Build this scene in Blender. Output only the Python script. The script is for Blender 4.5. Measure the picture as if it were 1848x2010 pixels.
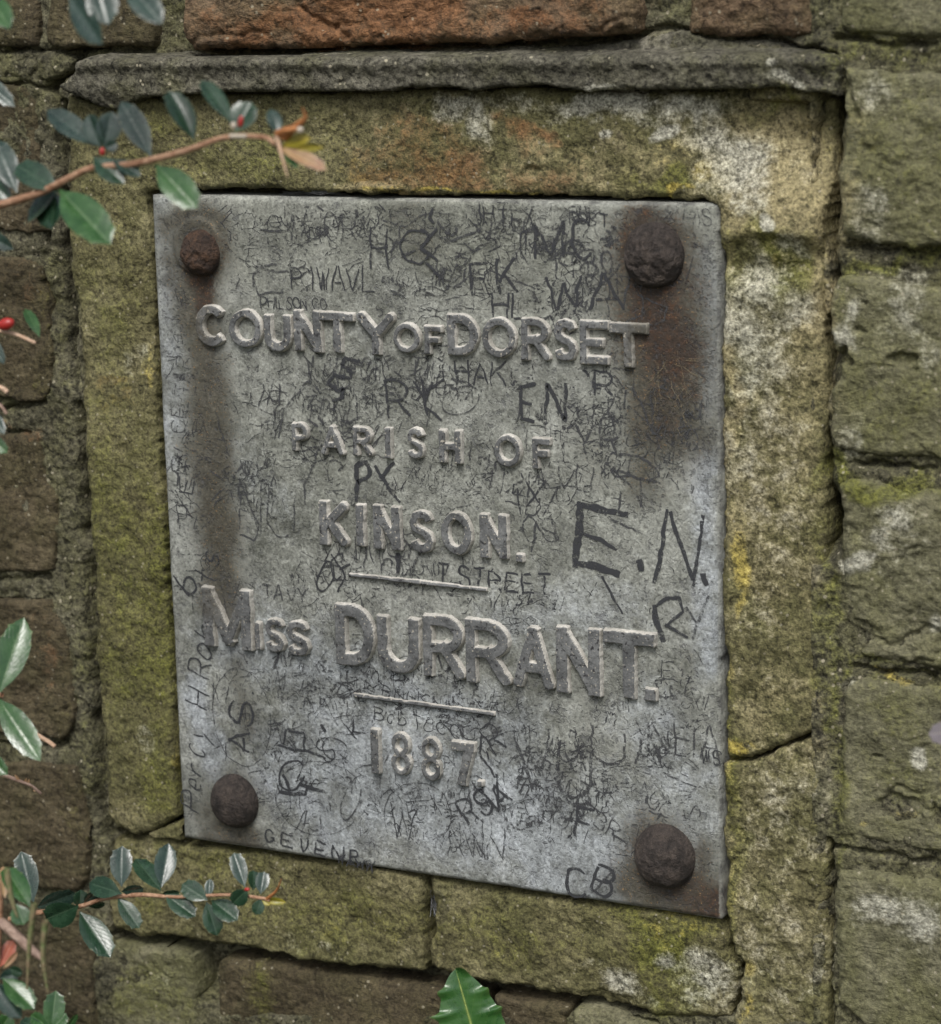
import bpy, math, random
import numpy as np
from mathutils import Matrix, Vector

random.seed(7)
rng = np.random.default_rng(7)
for o in list(bpy.data.objects):
    bpy.data.objects.remove(o, do_unlink=True)
scene = bpy.context.scene
COL = scene.collection

# ------------------------------------------------------------------ camera
# Plan pixels of a 1848 x 2010 sheet are used as a tape measure on the wall plane:
# the four plaque corners (a true rectangle, 0.32 m wide) give the camera pose.
F = 4784.0; CX, CY = 924.0, 1005.0
PLAQUE_W = 0.32
PLATE_H = 0.013                                  # plaque face stands 13 mm in front of wall plane y = 0
def nrm(v): v = np.array(v, float); return v/np.linalg.norm(v)
AX = nrm((9776, 764, -4784))                     # wall right, in camera frame (right, down, forward)
AZ = -nrm((555, 22854, 4784)); AZ = nrm(AZ-AX*AZ.dot(AX))
AY = np.cross(AZ, AX)
M = np.stack([AX, AY, AZ], axis=1)               # world -> camera
ray = lambda px, py: np.array(((px-CX)/F, (py-CY)/F, 1.0))
r0, r1 = ray(293, 380), ray(1413, 397)
sol = np.linalg.lstsq(np.stack([-r0, r1], axis=1), PLAQUE_W*AX, rcond=None)[0]
P0 = np.array((0.0, -PLATE_H, 1.50))             # plaque top left corner in the world
CAM = P0 - M.T @ (r0*sol[0])
def P(px, py, h=0.0):
    """point of the wall at height h (metres) in front of the wall plane"""
    d = M.T @ ray(px, py)
    t = (-h-CAM[1])/d[1]
    return CAM + d*t
def PX(px, py, h=0.0):
    p = P(px, py, h); return (p[0], p[2])

cam_d = bpy.data.cameras.new('camera'); cam = bpy.data.objects.new('camera', cam_d); COL.objects.link(cam)
right = M.T @ np.array((1, 0, 0)); up = M.T @ np.array((0, -1, 0)); back = M.T @ np.array((0, 0, -1))
cam.matrix_world = Matrix(((right[0], up[0], back[0], CAM[0]), (right[1], up[1], back[1], CAM[1]),
                           (right[2], up[2], back[2], CAM[2]), (0, 0, 0, 1)))
cam_d.sensor_fit = 'HORIZONTAL'; cam_d.sensor_width = 36; cam_d.lens = F/1848*36
cam_d.clip_start = 0.05; cam_d.clip_end = 500
cam_d.dof.use_dof = True
fp = P(900, 1000, PLATE_H)
cam_d.dof.focus_distance = float((M @ (fp-CAM))[2]); cam_d.dof.aperture_fstop = 11.0
scene.camera = cam

# ------------------------------------------------------------------ light
SUN_EL, SUN_AZ = math.radians(52), math.radians(168)    # azimuth measured from +Y towards +X: in front of the wall, right
sd = Vector((math.sin(SUN_AZ)*math.cos(SUN_EL), math.cos(SUN_AZ)*math.cos(SUN_EL), math.sin(SUN_EL)))
world = bpy.data.worlds.new('World'); scene.world = world; world.use_nodes = True
wn = world.node_tree.nodes; wl = world.node_tree.links
sky = wn.new('ShaderNodeTexSky'); sky.sky_type = 'NISHITA'; sky.sun_disc = False
sky.sun_elevation = SUN_EL; sky.sun_rotation = SUN_AZ; sky.air_density = 1.0; sky.dust_density = 4.0; sky.ozone_density = 1.0
hs = wn.new('ShaderNodeHueSaturation'); hs.inputs['Saturation'].default_value = 0.55
wl.new(sky.outputs[0], hs.inputs['Color']); wl.new(hs.outputs[0], wn['Background'].inputs['Color'])
wn['Background'].inputs['Strength'].default_value = 0.10
sun_d = bpy.data.lights.new('sun', 'SUN'); sun_d.energy = 1.5; sun_d.angle = math.radians(20); sun_d.color = (1, 0.975, 0.94)
sun = bpy.data.objects.new('sun', sun_d); COL.objects.link(sun)
sun.rotation_euler = sd.to_track_quat('Z', 'Y').to_euler(); sun.location = (0.5, -3, 4)
scene.view_settings.view_transform = 'Standard'; scene.view_settings.look = 'None'
scene.view_settings.exposure = 0.74; scene.view_settings.gamma = 1.0
scene.view_settings.use_curve_mapping = False

# ------------------------------------------------------------------ numpy noise
def _h(ix, iy, s):
    n = (ix.astype(np.int64)*374761393 + iy.astype(np.int64)*668265263 + s*1442695041) & 0xffffffff
    n = ((n ^ (n >> 13))*1274126177) & 0xffffffff
    n = n ^ (n >> 16)
    return (n & 0xffff)/65535.0
def vnoise(x, y, s=0):
    ix = np.floor(x); iy = np.floor(y); fx = x-ix; fy = y-iy
    fx = fx*fx*fx*(fx*(fx*6-15)+10); fy = fy*fy*fy*(fy*(fy*6-15)+10)
    a = _h(ix, iy, s); b = _h(ix+1, iy, s); c = _h(ix, iy+1, s); d = _h(ix+1, iy+1, s)
    return (a+(b-a)*fx)*(1-fy)+(c+(d-c)*fx)*fy-0.5
def fbm(x, y, size, octv=4, s=0, gain=0.5):
    """noise in about -0.5..0.5 with features of `size` metres"""
    out = 0; amp = 1.0; tot = 0; f = 1.0/size
    ca, sa = math.cos(0.6), math.sin(0.6)
    for k in range(octv):
        out = out+amp*vnoise(x*f+17.3*k, y*f-9.1*k, s+k*31); tot += amp
        x, y = x*ca-y*sa, x*sa+y*ca
        amp *= gain; f *= 2.03
    return out/tot*1.5
def ridged(x, y, size, octv=4, s=0):
    out = 0; amp = 1; tot = 0; f = 1.0/size
    for k in range(octv):
        out = out+amp*(1-np.abs(vnoise(x*f+5.7*k, y*f+3.1*k, s+k*13))*4).clip(-1, 1); tot += amp
        amp *= .5; f *= 2.1
    return out/tot
def sstep(a, b, x):
    t = ((x-a)/(b-a)).clip(0, 1); return t*t*(3-2*t)

# ------------------------------------------------------------------ signed distances (positive inside)
def poly_sd(poly, X, Z):
    pts = np.array(poly, float); n = len(pts)
    d2 = np.full(X.shape, 1e9); ins = np.zeros(X.shape, bool)
    for i in range(n):
        ax, az = pts[i]; bx, bz = pts[(i+1) % n]
        ex, ez = bx-ax, bz-az; L = ex*ex+ez*ez+1e-18
        wx, wz = X-ax, Z-az
        t = ((wx*ex+wz*ez)/L).clip(0, 1)
        d2 = np.minimum(d2, (wx-t*ex)**2+(wz-t*ez)**2)
        if abs(ez) > 1e-12:
            c = (az > Z) != (bz > Z)
            ins ^= c & (X < ex*(Z-az)/ez+ax)
    d = np.sqrt(d2)
    return np.where(ins, d, -d)
def line_dist(pts, X, Z):
    d2 = np.full(X.shape, 1e9)
    for (ax, az), (bx, bz) in zip(pts[:-1], pts[1:]):
        ex, ez = bx-ax, bz-az; L = ex*ex+ez*ez+1e-18
        wx, wz = X-ax, Z-az
        t = ((wx*ex+wz*ez)/L).clip(0, 1)
        d2 = np.minimum(d2, (wx-t*ex)**2+(wz-t*ez)**2)
    return np.sqrt(d2)

# ------------------------------------------------------------------ meshes
def tag(o, label, cat, group=None, kind=None):
    if label: o['label'] = label
    if cat: o['category'] = cat
    if group: o['group'] = group
    if kind: o['kind'] = kind
    return o
def empty(name, loc, label, cat, group=None):
    e = bpy.data.objects.new(name, None); e.empty_display_size = 0.02; COL.objects.link(e); e.location = loc
    return tag(e, label, cat, group)
def link(name, me, mat, parent=None, org=(0, 0, 0)):
    o = bpy.data.objects.new(name, me); COL.objects.link(o)
    if mat: me.materials.append(mat)
    if parent is not None: o.parent = parent
    return o
def world_loc(o):
    v = Vector((0, 0, 0))
    while o is not None:
        v = v+Vector(o.location); o = o.parent
    return np.array(v)
def raw_mesh(name, V, Fq, attrs=None, smooth=True):
    me = bpy.data.meshes.new(name)
    V = np.asarray(V, np.float32); Fq = np.asarray(Fq, np.int32); k = Fq.shape[1]
    me.vertices.add(len(V)); me.vertices.foreach_set('co', V.ravel())
    me.loops.add(Fq.size); me.loops.foreach_set('vertex_index', Fq.ravel())
    me.polygons.add(len(Fq)); me.polygons.foreach_set('loop_start', np.arange(0, Fq.size, k, dtype=np.int32))
    me.polygons.foreach_set('use_smooth', np.full(len(Fq), smooth))
    if attrs:
        for an, A in attrs.items():
            a = me.attributes.new(an, 'FLOAT_COLOR', 'POINT')
            c = np.ones((len(V), 4), np.float32); c[:, :A.shape[1]] = A
            a.data.foreach_set('color', c.ravel())
    me.update(calc_edges=True)
    return me
def heightfield(name, sdf, bbox, res, hfun, bottom, mat, parent, masks=None):
    x0, z0, x1, z1 = bbox
    nx = max(4, int((x1-x0)/res)+3); nz = max(4, int((z1-z0)/res)+3)
    xs = x0-res+np.arange(nx)*res; zs = z0-res+np.arange(nz)*res
    X, Z = np.meshgrid(xs, zs)
    S = sdf(X, Z)
    gz, gx = np.gradient(S, res); g2 = gx*gx+gz*gz+1e-9
    outer = S <= 0.15*res
    keep = S > -1.35*res
    H = np.where(outer, bottom, 0.0)
    Hin = hfun(X, Z, np.maximum(S, 0))
    H = np.where(outer, bottom, Hin)
    g2c = np.maximum(g2, 0.35)
    Xs = np.where(outer, X-S*gx/g2c, X); Zs = np.where(outer, Z-S*gz/g2c, Z)
    idx = np.full(X.shape, -1, np.int64)
    cell = keep[:-1, :-1] & keep[1:, :-1] & keep[:-1, 1:] & keep[1:, 1:]
    inn = ~outer
    anyin = inn[:-1, :-1] | inn[1:, :-1] | inn[:-1, 1:] | inn[1:, 1:]
    cell &= anyin
    used = np.zeros(X.shape, bool)
    for a in (0, 1):
        for b in (0, 1):
            used[a:a+nz-1, b:b+nx-1] |= cell
    idx[used] = np.arange(used.sum())
    org = world_loc(parent) if parent is not None else np.zeros(3)
    V = np.stack([Xs[used]-org[0], -H[used]-org[1], Zs[used]-org[2]], axis=1)
    A = idx[:-1, :-1][cell]; B = idx[:-1, 1:][cell]; C = idx[1:, 1:][cell]; D = idx[1:, :-1][cell]
    Fq = np.stack([A, B, C, D], axis=1)
    attrs = None
    if masks:
        attrs = {k: f(Xs[used], Zs[used], S[used]) for k, f in masks.items()}
    me = raw_mesh(name, V, Fq, attrs)
    return link(name, me, mat, parent)

MPP = PLAQUE_W/1112.0                              # metres per plan pixel on the wall, roughly
def blobs(spec, X, Z, warp=0.35):
    """stain / lichen coverage 0..1 from a list of (px, py, rx, ry, strength) on the wall"""
    out = np.zeros(X.shape)
    wx = fbm(X, Z, 0.022, 3, 91)*0.020*warp/0.35; wz = fbm(X, Z, 0.022, 3, 57)*0.020*warp/0.35
    for (px, py, rx, ry, st) in spec:
        c = PX(px, py, 0.01)
        e = ((X+wx-c[0])/(rx*MPP))**2+((Z+wz-c[1])/(ry*MPP))**2
        out = np.maximum(out, st*np.exp(-e**1.5*0.7))
    return out

# ------------------------------------------------------------------ material helpers
class NT:
    def __init__(s, name):
        s.m = bpy.data.materials.new(name); s.m.use_nodes = True
        s.n = s.m.node_tree.nodes; s.l = s.m.node_tree.links
        s.b = s.n['Principled BSDF']; s.out = s.n['Material Output']
        s.pos = s.n.new('ShaderNodeNewGeometry').outputs['Position']
    def set(s, inp, v):
        if hasattr(v, 'is_linked') or isinstance(v, bpy.types.NodeSocket): s.l.new(v, inp)
        else:
            if isinstance(v, (tuple, list)) and len(v) == 3 and inp.type == 'RGBA': v = (*v, 1)
            inp.default_value = v
    def noise(s, scale, detail=4, rough=.55, dist=0, vec=None, off=0):
        t = s.n.new('ShaderNodeTexNoise'); t.inputs['Scale'].default_value = scale; t.inputs['Detail'].default_value = detail
        t.inputs['Roughness'].default_value = rough; t.inputs['Distortion'].default_value = dist
        v = vec or s.pos
        if off:
            a = s.n.new('ShaderNodeVectorMath'); a.operation = 'ADD'; s.l.new(v, a.inputs[0]); a.inputs[1].default_value = (off, off*1.7, off*.6); v = a.outputs[0]
        s.l.new(v, t.inputs['Vector']); return t.outputs['Fac']
    def voro(s, scale, feature='F1', rnd=1, vec=None):
        t = s.n.new('ShaderNodeTexVoronoi'); t.feature = feature; t.inputs['Scale'].default_value = scale; t.inputs['Randomness'].default_value = rnd
        s.l.new(vec or s.pos, t.inputs['Vector']); return t
    def math(s, op, a, b=0.0, c=0.0, clamp=False):
        t = s.n.new('ShaderNodeMath'); t.operation = op; t.use_clamp = clamp
        s.set(t.inputs[0], a); s.set(t.inputs[1], b); s.set(t.inputs[2], c); return t.outputs[0]
    def rng(s, v, a, b, c=0.0, d=1.0, smooth=False):
        t = s.n.new('ShaderNodeMapRange'); t.interpolation_type = 'SMOOTHSTEP' if smooth else 'LINEAR'
        s.set(t.inputs['Value'], v)
        for k, x in zip(('From Min', 'From Max', 'To Min', 'To Max'), (a, b, c, d)): t.inputs[k].default_value = x
        return t.outputs['Result']
    def mix(s, fac, a, b, mode='MIX'):
        t = s.n.new('ShaderNodeMix'); t.data_type = 'RGBA'; t.blend_type = mode
        s.set(t.inputs['Factor'], fac); s.set(t.inputs['A'], a) if False else s.set(t.inputs[6], a); s.set(t.inputs[7], b)
        return t.outputs[2]
    def ramp(s, v, stops):
        t = s.n.new('ShaderNodeValToRGB'); s.l.new(v, t.inputs[0]); e = t.color_ramp.elements
        while len(e) < len(stops): e.new(0.5)
        for k, (p, c) in enumerate(stops): e[k].position = p; e[k].color = (*c, 1)
        return t.outputs[0]
    def attr(s, name):
        t = s.n.new('ShaderNodeAttribute'); t.attribute_name = name
        q = s.n.new('ShaderNodeSeparateColor'); s.l.new(t.outputs['Color'], q.inputs[0]); return q.outputs
    def bump(s, h, dist, strength=1.0, prev=None):
        t = s.n.new('ShaderNodeBump'); t.inputs['Distance'].default_value = dist; t.inputs['Strength'].default_value = strength
        s.l.new(h, t.inputs['Height'])
        if prev is not None: s.l.new(prev, t.inputs['Normal'])
        return t.outputs[0]
    def gray(s, v):
        t = s.n.new('ShaderNodeCombineColor')
        for k in range(3): s.set(t.inputs[k], v)
        return t.outputs[0]
    def done(s, col, rough=.9, normal=None, spec=.3):
        s.set(s.b.inputs['Base Color'], col); s.set(s.b.inputs['Roughness'], rough); s.set(s.b.inputs['Specular IOR Level'], spec)
        if normal is not None: s.l.new(normal, s.b.inputs['Normal'])
        return s.m
def sc(c, k): return tuple(min(1, x*k) for x in c)

def stone_mat(name, c_dark, c_mid, c_light, grain=1.0, gscale=900, bumpd=0.0011, sandy=0.0, lay=None, film=0.0):
    """sandstone: three tones, grain, and cover of moss / pale lichen / yellow lichen / iron / dark patches / buff from attributes"""
    t = NT(name)
    big = t.noise(16, 5, .6, 0.4); mid = t.noise(75, 5, .62, 0.3, off=3)
    v = t.math('ADD', t.math('MULTIPLY', big, .55), t.math('MULTIPLY', mid, .45))
    col = t.ramp(v, [(.34, c_dark), (.5, c_mid), (.66, c_light)])
    alg = t.rng(t.noise(27, 6, .7, .5, off=17), .40, .66, 0, film, True)
    fine = t.noise(gscale, 3, .7, off=1); med = t.noise(gscale*.38, 4, .7, off=2)
    A = t.attr('cover'); B = t.attr('stain')
    rough_edge = t.math('ADD', t.math('MULTIPLY', t.math('SUBTRACT', mid, .5), 1.1), t.math('ADD', t.math('MULTIPLY', t.math('SUBTRACT', med, .5), .8), t.math('MULTIPLY', t.math('SUBTRACT', fine, .5), .35)))
    def cov(a, lo=.38, hi=.66): return t.rng(t.math('ADD', a, rough_edge), lo, hi, 0, 1, True)
    # an absent mask (0) never reaches the threshold
    def gated(a, lo=.38, hi=.66): return t.math('MULTIPLY', cov(a, lo, hi), t.rng(a, .02, .16))
    col = t.mix(alg, col, (.098, .098, .038))
    col = t.mix(t.math('MULTIPLY', gated(B[2], .2, .9), .85), col, (0.285, .245, .135))
    col = t.mix(t.math('MULTIPLY', gated(B[0], .22, .85), .74), col, (0.17, .078, .034))
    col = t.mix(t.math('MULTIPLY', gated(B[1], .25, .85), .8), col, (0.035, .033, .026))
    col = t.mix(t.math('MULTIPLY', gated(A[0], .15, .85), .85), col, t.mix(fine, (0.045, .055, .012), (0.165, .165, .034)))
    col = t.mix(t.math('MULTIPLY', gated(A[2], .30, .85), .85), col, t.mix(fine, (0.22, .17, .035), (0.46, .38, .10)))
    col = t.mix(t.math('MULTIPLY', gated(A[1], .28, .92), .85), col, t.mix(fine, (0.17, .17, .13), (0.52, .51, .43)))
    # grains: dark pits and pale quartz points
    g = t.math('ADD', t.rng(fine, .3, .7, 1-.62*grain, 1+.62*grain), t.rng(med, .3, .7, -.46*grain, .46*grain))
    g = t.math('MAXIMUM', g, .12)
    col = t.mix(1.0, col, t.gray(g), 'MULTIPLY')
    pits = t.rng(t.noise(gscale*.55, 2, .5, off=7), .33, .44, .22, 1, True)
    col = t.mix(.75*min(1, grain), col, t.gray(pits), 'MULTIPLY')
    sp = t.voro(gscale*.33); spk = t.rng(sp.outputs['Distance'], .12, .2, 1, 0)
    keep = t.rng(t.noise(gscale*.2, 1, .5, off=9), .50, .54)
    col = t.mix(t.math('MULTIPLY', t.math('MULTIPLY', spk, keep), .5+.3*sandy), col, (0.36, .33, .24))
    hgt = t.math('ADD', t.math('MULTIPLY', fine, .45), t.math('ADD', t.math('MULTIPLY', med, .9), t.math('MULTIPLY', t.noise(gscale*.13, 4, .6, off=5), 1.3)))
    if lay:
        mp = t.n.new('ShaderNodeMapping'); mp.inputs['Scale'].default_value = (1, 1, lay[0]); mp.inputs['Rotation'].default_value = (0, lay[1], 0); t.l.new(t.pos, mp.inputs['Vector'])
        hgt = t.math('ADD', hgt, t.math('MULTIPLY', t.noise(60, 5, .65, .6, vec=mp.outputs[0]), lay[2]))
    nb = t.bump(hgt, bumpd, .9)
    return t.done(col, t.rng(fine, .3, .7, .78, 1.0), nb, .25)

# ------------------------------------------------------------------ stain and lichen map of the wall
MOSS = [(230,1100,70,420,.42),(300,1300,60,320,.5),(240,640,60,220,.34),(520,300,180,70,.34),(600,1790,240,60,.4),(1000,1840,160,60,.4),(1470,560,80,90,.45),(1480,700,60,80,.35),(330,250,160,50,.3),(330,1180,40,260,.55),(320,1480,45,170,.5),(250,1250,60,120,.3),(300,950,40,130,.4),(1300,1850,95,75,.8),(1250,1800,90,40,.6),
        (1530,495,50,55,.85),(1500,560,40,60,.5),(1440,1580,18,330,.55),(1540,150,30,20,.2),(1545,215,60,25,.5),(700,1800,230,70,.42),(950,1830,170,60,.35),
        (420,1700,140,50,.45),(1620,1250,14,250,.4),(1480,1960,50,60,.3),(1720,940,150,22,.75),(1760,515,120,18,.6),(1720,1310,90,14,.45),(1700,90,110,30,.35),
        (1330,1930,50,60,.6),(300,1780,70,40,.4),(300,1960,90,60,.45),(500,1960,50,80,.4),(1800,1480,140,200,.25),(1750,700,160,250,.25),(1760,260,160,160,.28),
        (1440,520,25,120,.35),(1310,370,60,20,.6),(160,470,25,120,.15),(240,700,70,250,.22),(700,320,150,60,.25),(400,300,200,80,.3),(1660,560,30,30,.4),(1640,1180,22,150,.5),(1640,1420,18,300,.5),
        (110,700,30,300,.2),(170,1500,30,300,.25)]
WHITE = [(1440,330,75,70,.85),(1480,380,50,50,.7),(1400,270,60,40,.65),(1300,210,160,30,.6),(1500,640,80,150,.55),(1480,860,90,160,.48),(1530,1050,80,140,.40),(1500,1250,90,130,.34),(1540,1600,80,160,.40),(1520,1850,80,160,.38),(1000,205,190,24,.5),(1560,330,60,60,.35),(1380,1930,80,60,.5),(1750,620,110,70,.35),(1760,1060,90,90,.38),(1780,1780,90,60,.45),(1210,196,95,22,1.0),(1330,205,90,20,.75),(900,215,60,25,.75),(945,245,40,45,.75),(870,200,25,20,.7),(1310,255,16,18,.9),(1360,226,12,22,.8),(1205,268,10,10,.8),(1400,285,40,30,.72),(1445,345,42,40,.75),
         (1410,310,30,45,.65),(1525,432,17,13,1.0),(1485,395,32,26,.7),(1460,400,14,14,.75),(1505,560,45,55,.7),(1470,640,60,70,.68),(1540,600,50,60,.62),(1500,720,70,90,.6),(1490,830,80,80,.5),(1560,480,30,25,.55),(1480,900,60,110,.42),
         (1390,1900,50,45,.7),(1240,1945,60,30,.62),(1300,1880,22,26,.75),(1170,1900,40,22,.4),(1560,1000,60,90,.38),(1500,1660,90,160,.36),(1530,1850,70,120,.36),
         (1690,620,25,25,.6),(1660,650,25,25,.7),(1790,580,40,60,.55),(1820,680,30,45,.5),(1670,860,30,50,.45),(1715,180,30,50,.5),(1720,390,40,45,.55),(1700,450,30,30,.5),(1760,1010,50,30,.7),(1690,1110,26,20,.85),(1650,1000,14,12,.4),(1720,1050,24,40,.6),
         (1850,1210,20,14,.75),(1800,1475,16,16,.9),(1740,1770,60,32,.75),(1820,1790,50,40,.8),(1690,1765,14,16,.6),(640,1860,30,18,.4),(560,1830,30,25,.4),(280,1450,26,26,.5),(265,700,26,30,.45),(280,690,22,20,.4),(250,930,25,20,.35),(1680,1340,30,14,.45),
         (1520,135,14,10,.75),(1545,160,40,9,.7),(1590,163,16,9,.7),(1250,155,16,14,.3),(1160,100,10,8,.4),(310,1935,40,50,.3),(380,1830,30,60,.3),(1600,1870,24,120,.35),(1465,1690,40,60,.3),(1830,140,60,25,.3)]
YEL = [(1410,350,30,40,.7),(1350,300,50,40,.35),(1520,520,40,50,.4),(1450,1000,30,420,.30),(1500,540,90,120,.34),(1330,1800,90,60,.34),(1440,1650,26,240,.36),(1500,330,110,90,.30),(1380,340,22,22,.9),(1395,325,30,30,.6),(1315,378,14,8,.95),(1350,375,16,9,.6),(1530,520,12,18,.6),(1460,620,16,40,.5),(1440,1100,16,50,.7),(1440,1180,14,40,.6),(1445,1300,14,30,.45),(1448,1480,26,13,.95),(1470,1468,30,9,.5),(1290,1815,30,30,.5),
       (1475,1900,20,24,.6),(1460,1975,18,30,.6),(860,380,60,6,.8),(1010,385,80,5,.7),(760,375,30,8,.6),(1760,1340,26,9,.6),(1480,770,16,26,.5),(1450,860,12,30,.5),(1430,730,12,40,.4),(1700,1605,14,8,.4),(1800,1590,30,12,.5),(345,1190,9,130,.5),(350,1500,10,110,.45),(300,730,10,50,.4),
       (1500,330,120,100,.22),(1560,300,80,90,.25),(1540,430,90,80,.2),(1480,560,80,120,.25),(1480,760,80,200,.2),(800,1830,260,60,.22)]
IRON = [(1050,250,50,20,.6),(830,330,130,60,.6),(800,260,100,40,.5),(900,370,80,14,.5),(1060,340,90,50,.45),(700,50,300,60,.75),(830,30,120,40,.95),(640,75,60,20,.8),(700,20,60,30,.9),(1030,20,50,20,.8),(480,30,90,40,.5),(1150,30,110,40,.45),
        (40,825,70,12,.35),(1550,50,50,30,.3),(60,560,40,60,.25),(90,1280,40,100,.25),(235,740,60,20,.4),(250,800,50,30,.35),(1600,300,20,80,.2)]
DARK_PATCHES = [(1200,300,70,60,.35),(1190,250,50,25,.4),(260,1130,40,40,.5),(270,1330,60,60,.4),(260,1430,50,40,.35),(280,860,30,30,.35),(560,370,110,10,.8),(400,370,70,10,.6),(1300,378,30,8,.7),(850,1790,18,55,.6),(1600,220,60,20,.5),(1480,1270,70,40,.25),(1560,1180,50,60,.2),(700,1900,100,20,.3),(1070,1900,80,30,.3),(900,310,22,36,.35),(240,1010,30,40,.25)]  # darker patches, some along gaps and beneath the ledge
BUFF = [(1530,900,100,420,.5),(1530,1350,90,200,.4),(1480,330,140,130,.6),(1540,330,120,130,.9),(1500,420,110,70,.8),(1430,800,18,260,.8),(1590,560,30,120,.8),(1560,700,60,160,.5),(1480,1000,100,200,.45),(1100,320,220,60,.4),(1150,370,200,30,.4),(1500,1700,110,300,.35),(740,370,60,16,.8),(1500,1290,100,150,.3),(640,1800,60,60,.3),(1160,330,60,60,.4)]
def cover_mask(X, Z, S): return np.stack([blobs(MOSS, X, Z), blobs(WHITE, X, Z, .18), blobs(YEL, X, Z, .2)], axis=1)
def stain_mask(X, Z, S): return np.stack([blobs(IRON, X, Z), blobs(DARK_PATCHES, X, Z), blobs(BUFF, X, Z)], axis=1)
MASKS = {'cover': cover_mask, 'stain': stain_mask}
MASKS_PLAIN = {'cover': cover_mask, 'stain': lambda X, Z, S: np.stack([X*0, blobs(DARK_PATCHES, X, Z), X*0], axis=1)}

m_surround = stone_mat('sandstone_surround', (.058, .054, .026), (.118, .108, .052), (.215, .195, .110), .88, 680, .0019, film=.5)
m_left = stone_mat('brown_sandstone', (.038, .031, .018), (.064, .052, .030), (.098, .080, .048), .72, 600, .0018, lay=(3.0, .35, 1.2), film=.2)
m_right = stone_mat('green_grey_sandstone', (.080, .078, .046), (.128, .123, .075), (.18, .172, .112), .6, 620, .0016, lay=(2.5, .5, 1.4), film=.55)
m_top = stone_mat('red_brown_sandstone', (.064, .045, .027), (.112, .076, .046), (.165, .12, .076), .75, 600, .0020, lay=(2.2, .45, 2.0), film=.2)
m_cement = stone_mat('grey_cement', (.046, .044, .032), (.084, .080, .060), (.14, .132, .105), 1.0, 560, .0022, sandy=1.0, film=.35)
m_mortar = stone_mat('sandy_mortar', (.044, .042, .027), (.084, .079, .051), (.14, .132, .09), 1.1, 520, .0028, sandy=.8, film=.5)

# ------------------------------------------------------------------ the wall
WALL_TOP, X0, X1 = 1.98, -0.42, 0.82
wall = empty('stone_wall', (0.2, 0.0, 0.0), 'mossy coursed sandstone wall with dressed surround framing the metal plaque', 'wall')
def build_stone(name, px_poly, h, mat, res=0.001, edge=0.004, drop=0.003, rough=0.0012, lump=0.002, rag=0.0016, seed=0, cracks=(), holes=(), tilt=(0, 0), ridge=0.0, extra=None, bottom=-0.018, world_poly=None, label=None, steps=0.0, masks=None):
    poly = world_poly or [PX(a, b, h) for a, b in px_poly]
    pa = np.array(poly); bbox = (pa[:, 0].min(), pa[:, 1].min(), pa[:, 0].max(), pa[:, 1].max())
    cx, cz = pa.mean(0)
    def sdf(X, Z):
        s = poly_sd(poly, X, Z)
        return s+fbm(X, Z, .018, 2, seed+3)*rag*1.6+fbm(X, Z, .005, 3, seed+5)*rag*.9
    crk = [([PX(a, b, h) for a, b in pl], w, dp) for pl, w, dp in cracks]
    hol = [(PX(a, b, h), rx*MPP, ry*MPP, dp) for a, b, rx, ry, dp in holes]
    def hf(X, Z, S):
        e = edge*(1+.8*fbm(X, Z, .02, 2, seed+8))
        t = (1-(S/np.maximum(e, .0008)).clip(0, 1))
        H = h-drop*t**2.2
        H = H+fbm(X, Z, .045, 3, seed+11)*lump*2+fbm(X, Z, .009, 4, seed+17)*rough*1.5+fbm(X, Z, .0028, 2, seed+23)*rough*.7
        if ridge: H = H+ridged(X*.75+Z*.5, Z*1.5-X*.35, .04, 4, seed+29)*ridge
        if steps:
            q = fbm(X*.7+Z*.6, Z*1.3-X*.5, .05, 4, seed+41)*6; f = q-np.floor(q)
            H = H+(np.floor(q)+sstep(0.75, 1.0, f))*steps
        H = H+(X-cx)*tilt[0]+(Z-cz)*tilt[1]
        for pl, w, dp in crk:
            d = line_dist(pl, X+fbm(X, Z, .008, 3, seed+31)*.005, Z+fbm(X, Z, .008, 3, seed+37)*.005)
            H = H-dp*np.exp(-(d/w)**2)
        for c, rx, rz, dp in hol:
            e2 = ((X-c[0]+fbm(X, Z, .006, 2, seed+1)*.003)/rx)**2+((Z-c[1]+fbm(X, Z, .006, 2, seed+2)*.003)/rz)**2
            H = H-dp*sstep(1.25, .55, e2)
        if extra is not None: H = extra(X, Z, S, H)
        return H
    o = heightfield(name, sdf, bbox, res, hf, bottom, mat, wall, masks or MASKS)
    if label: o['label'] = label
    return o

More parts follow.
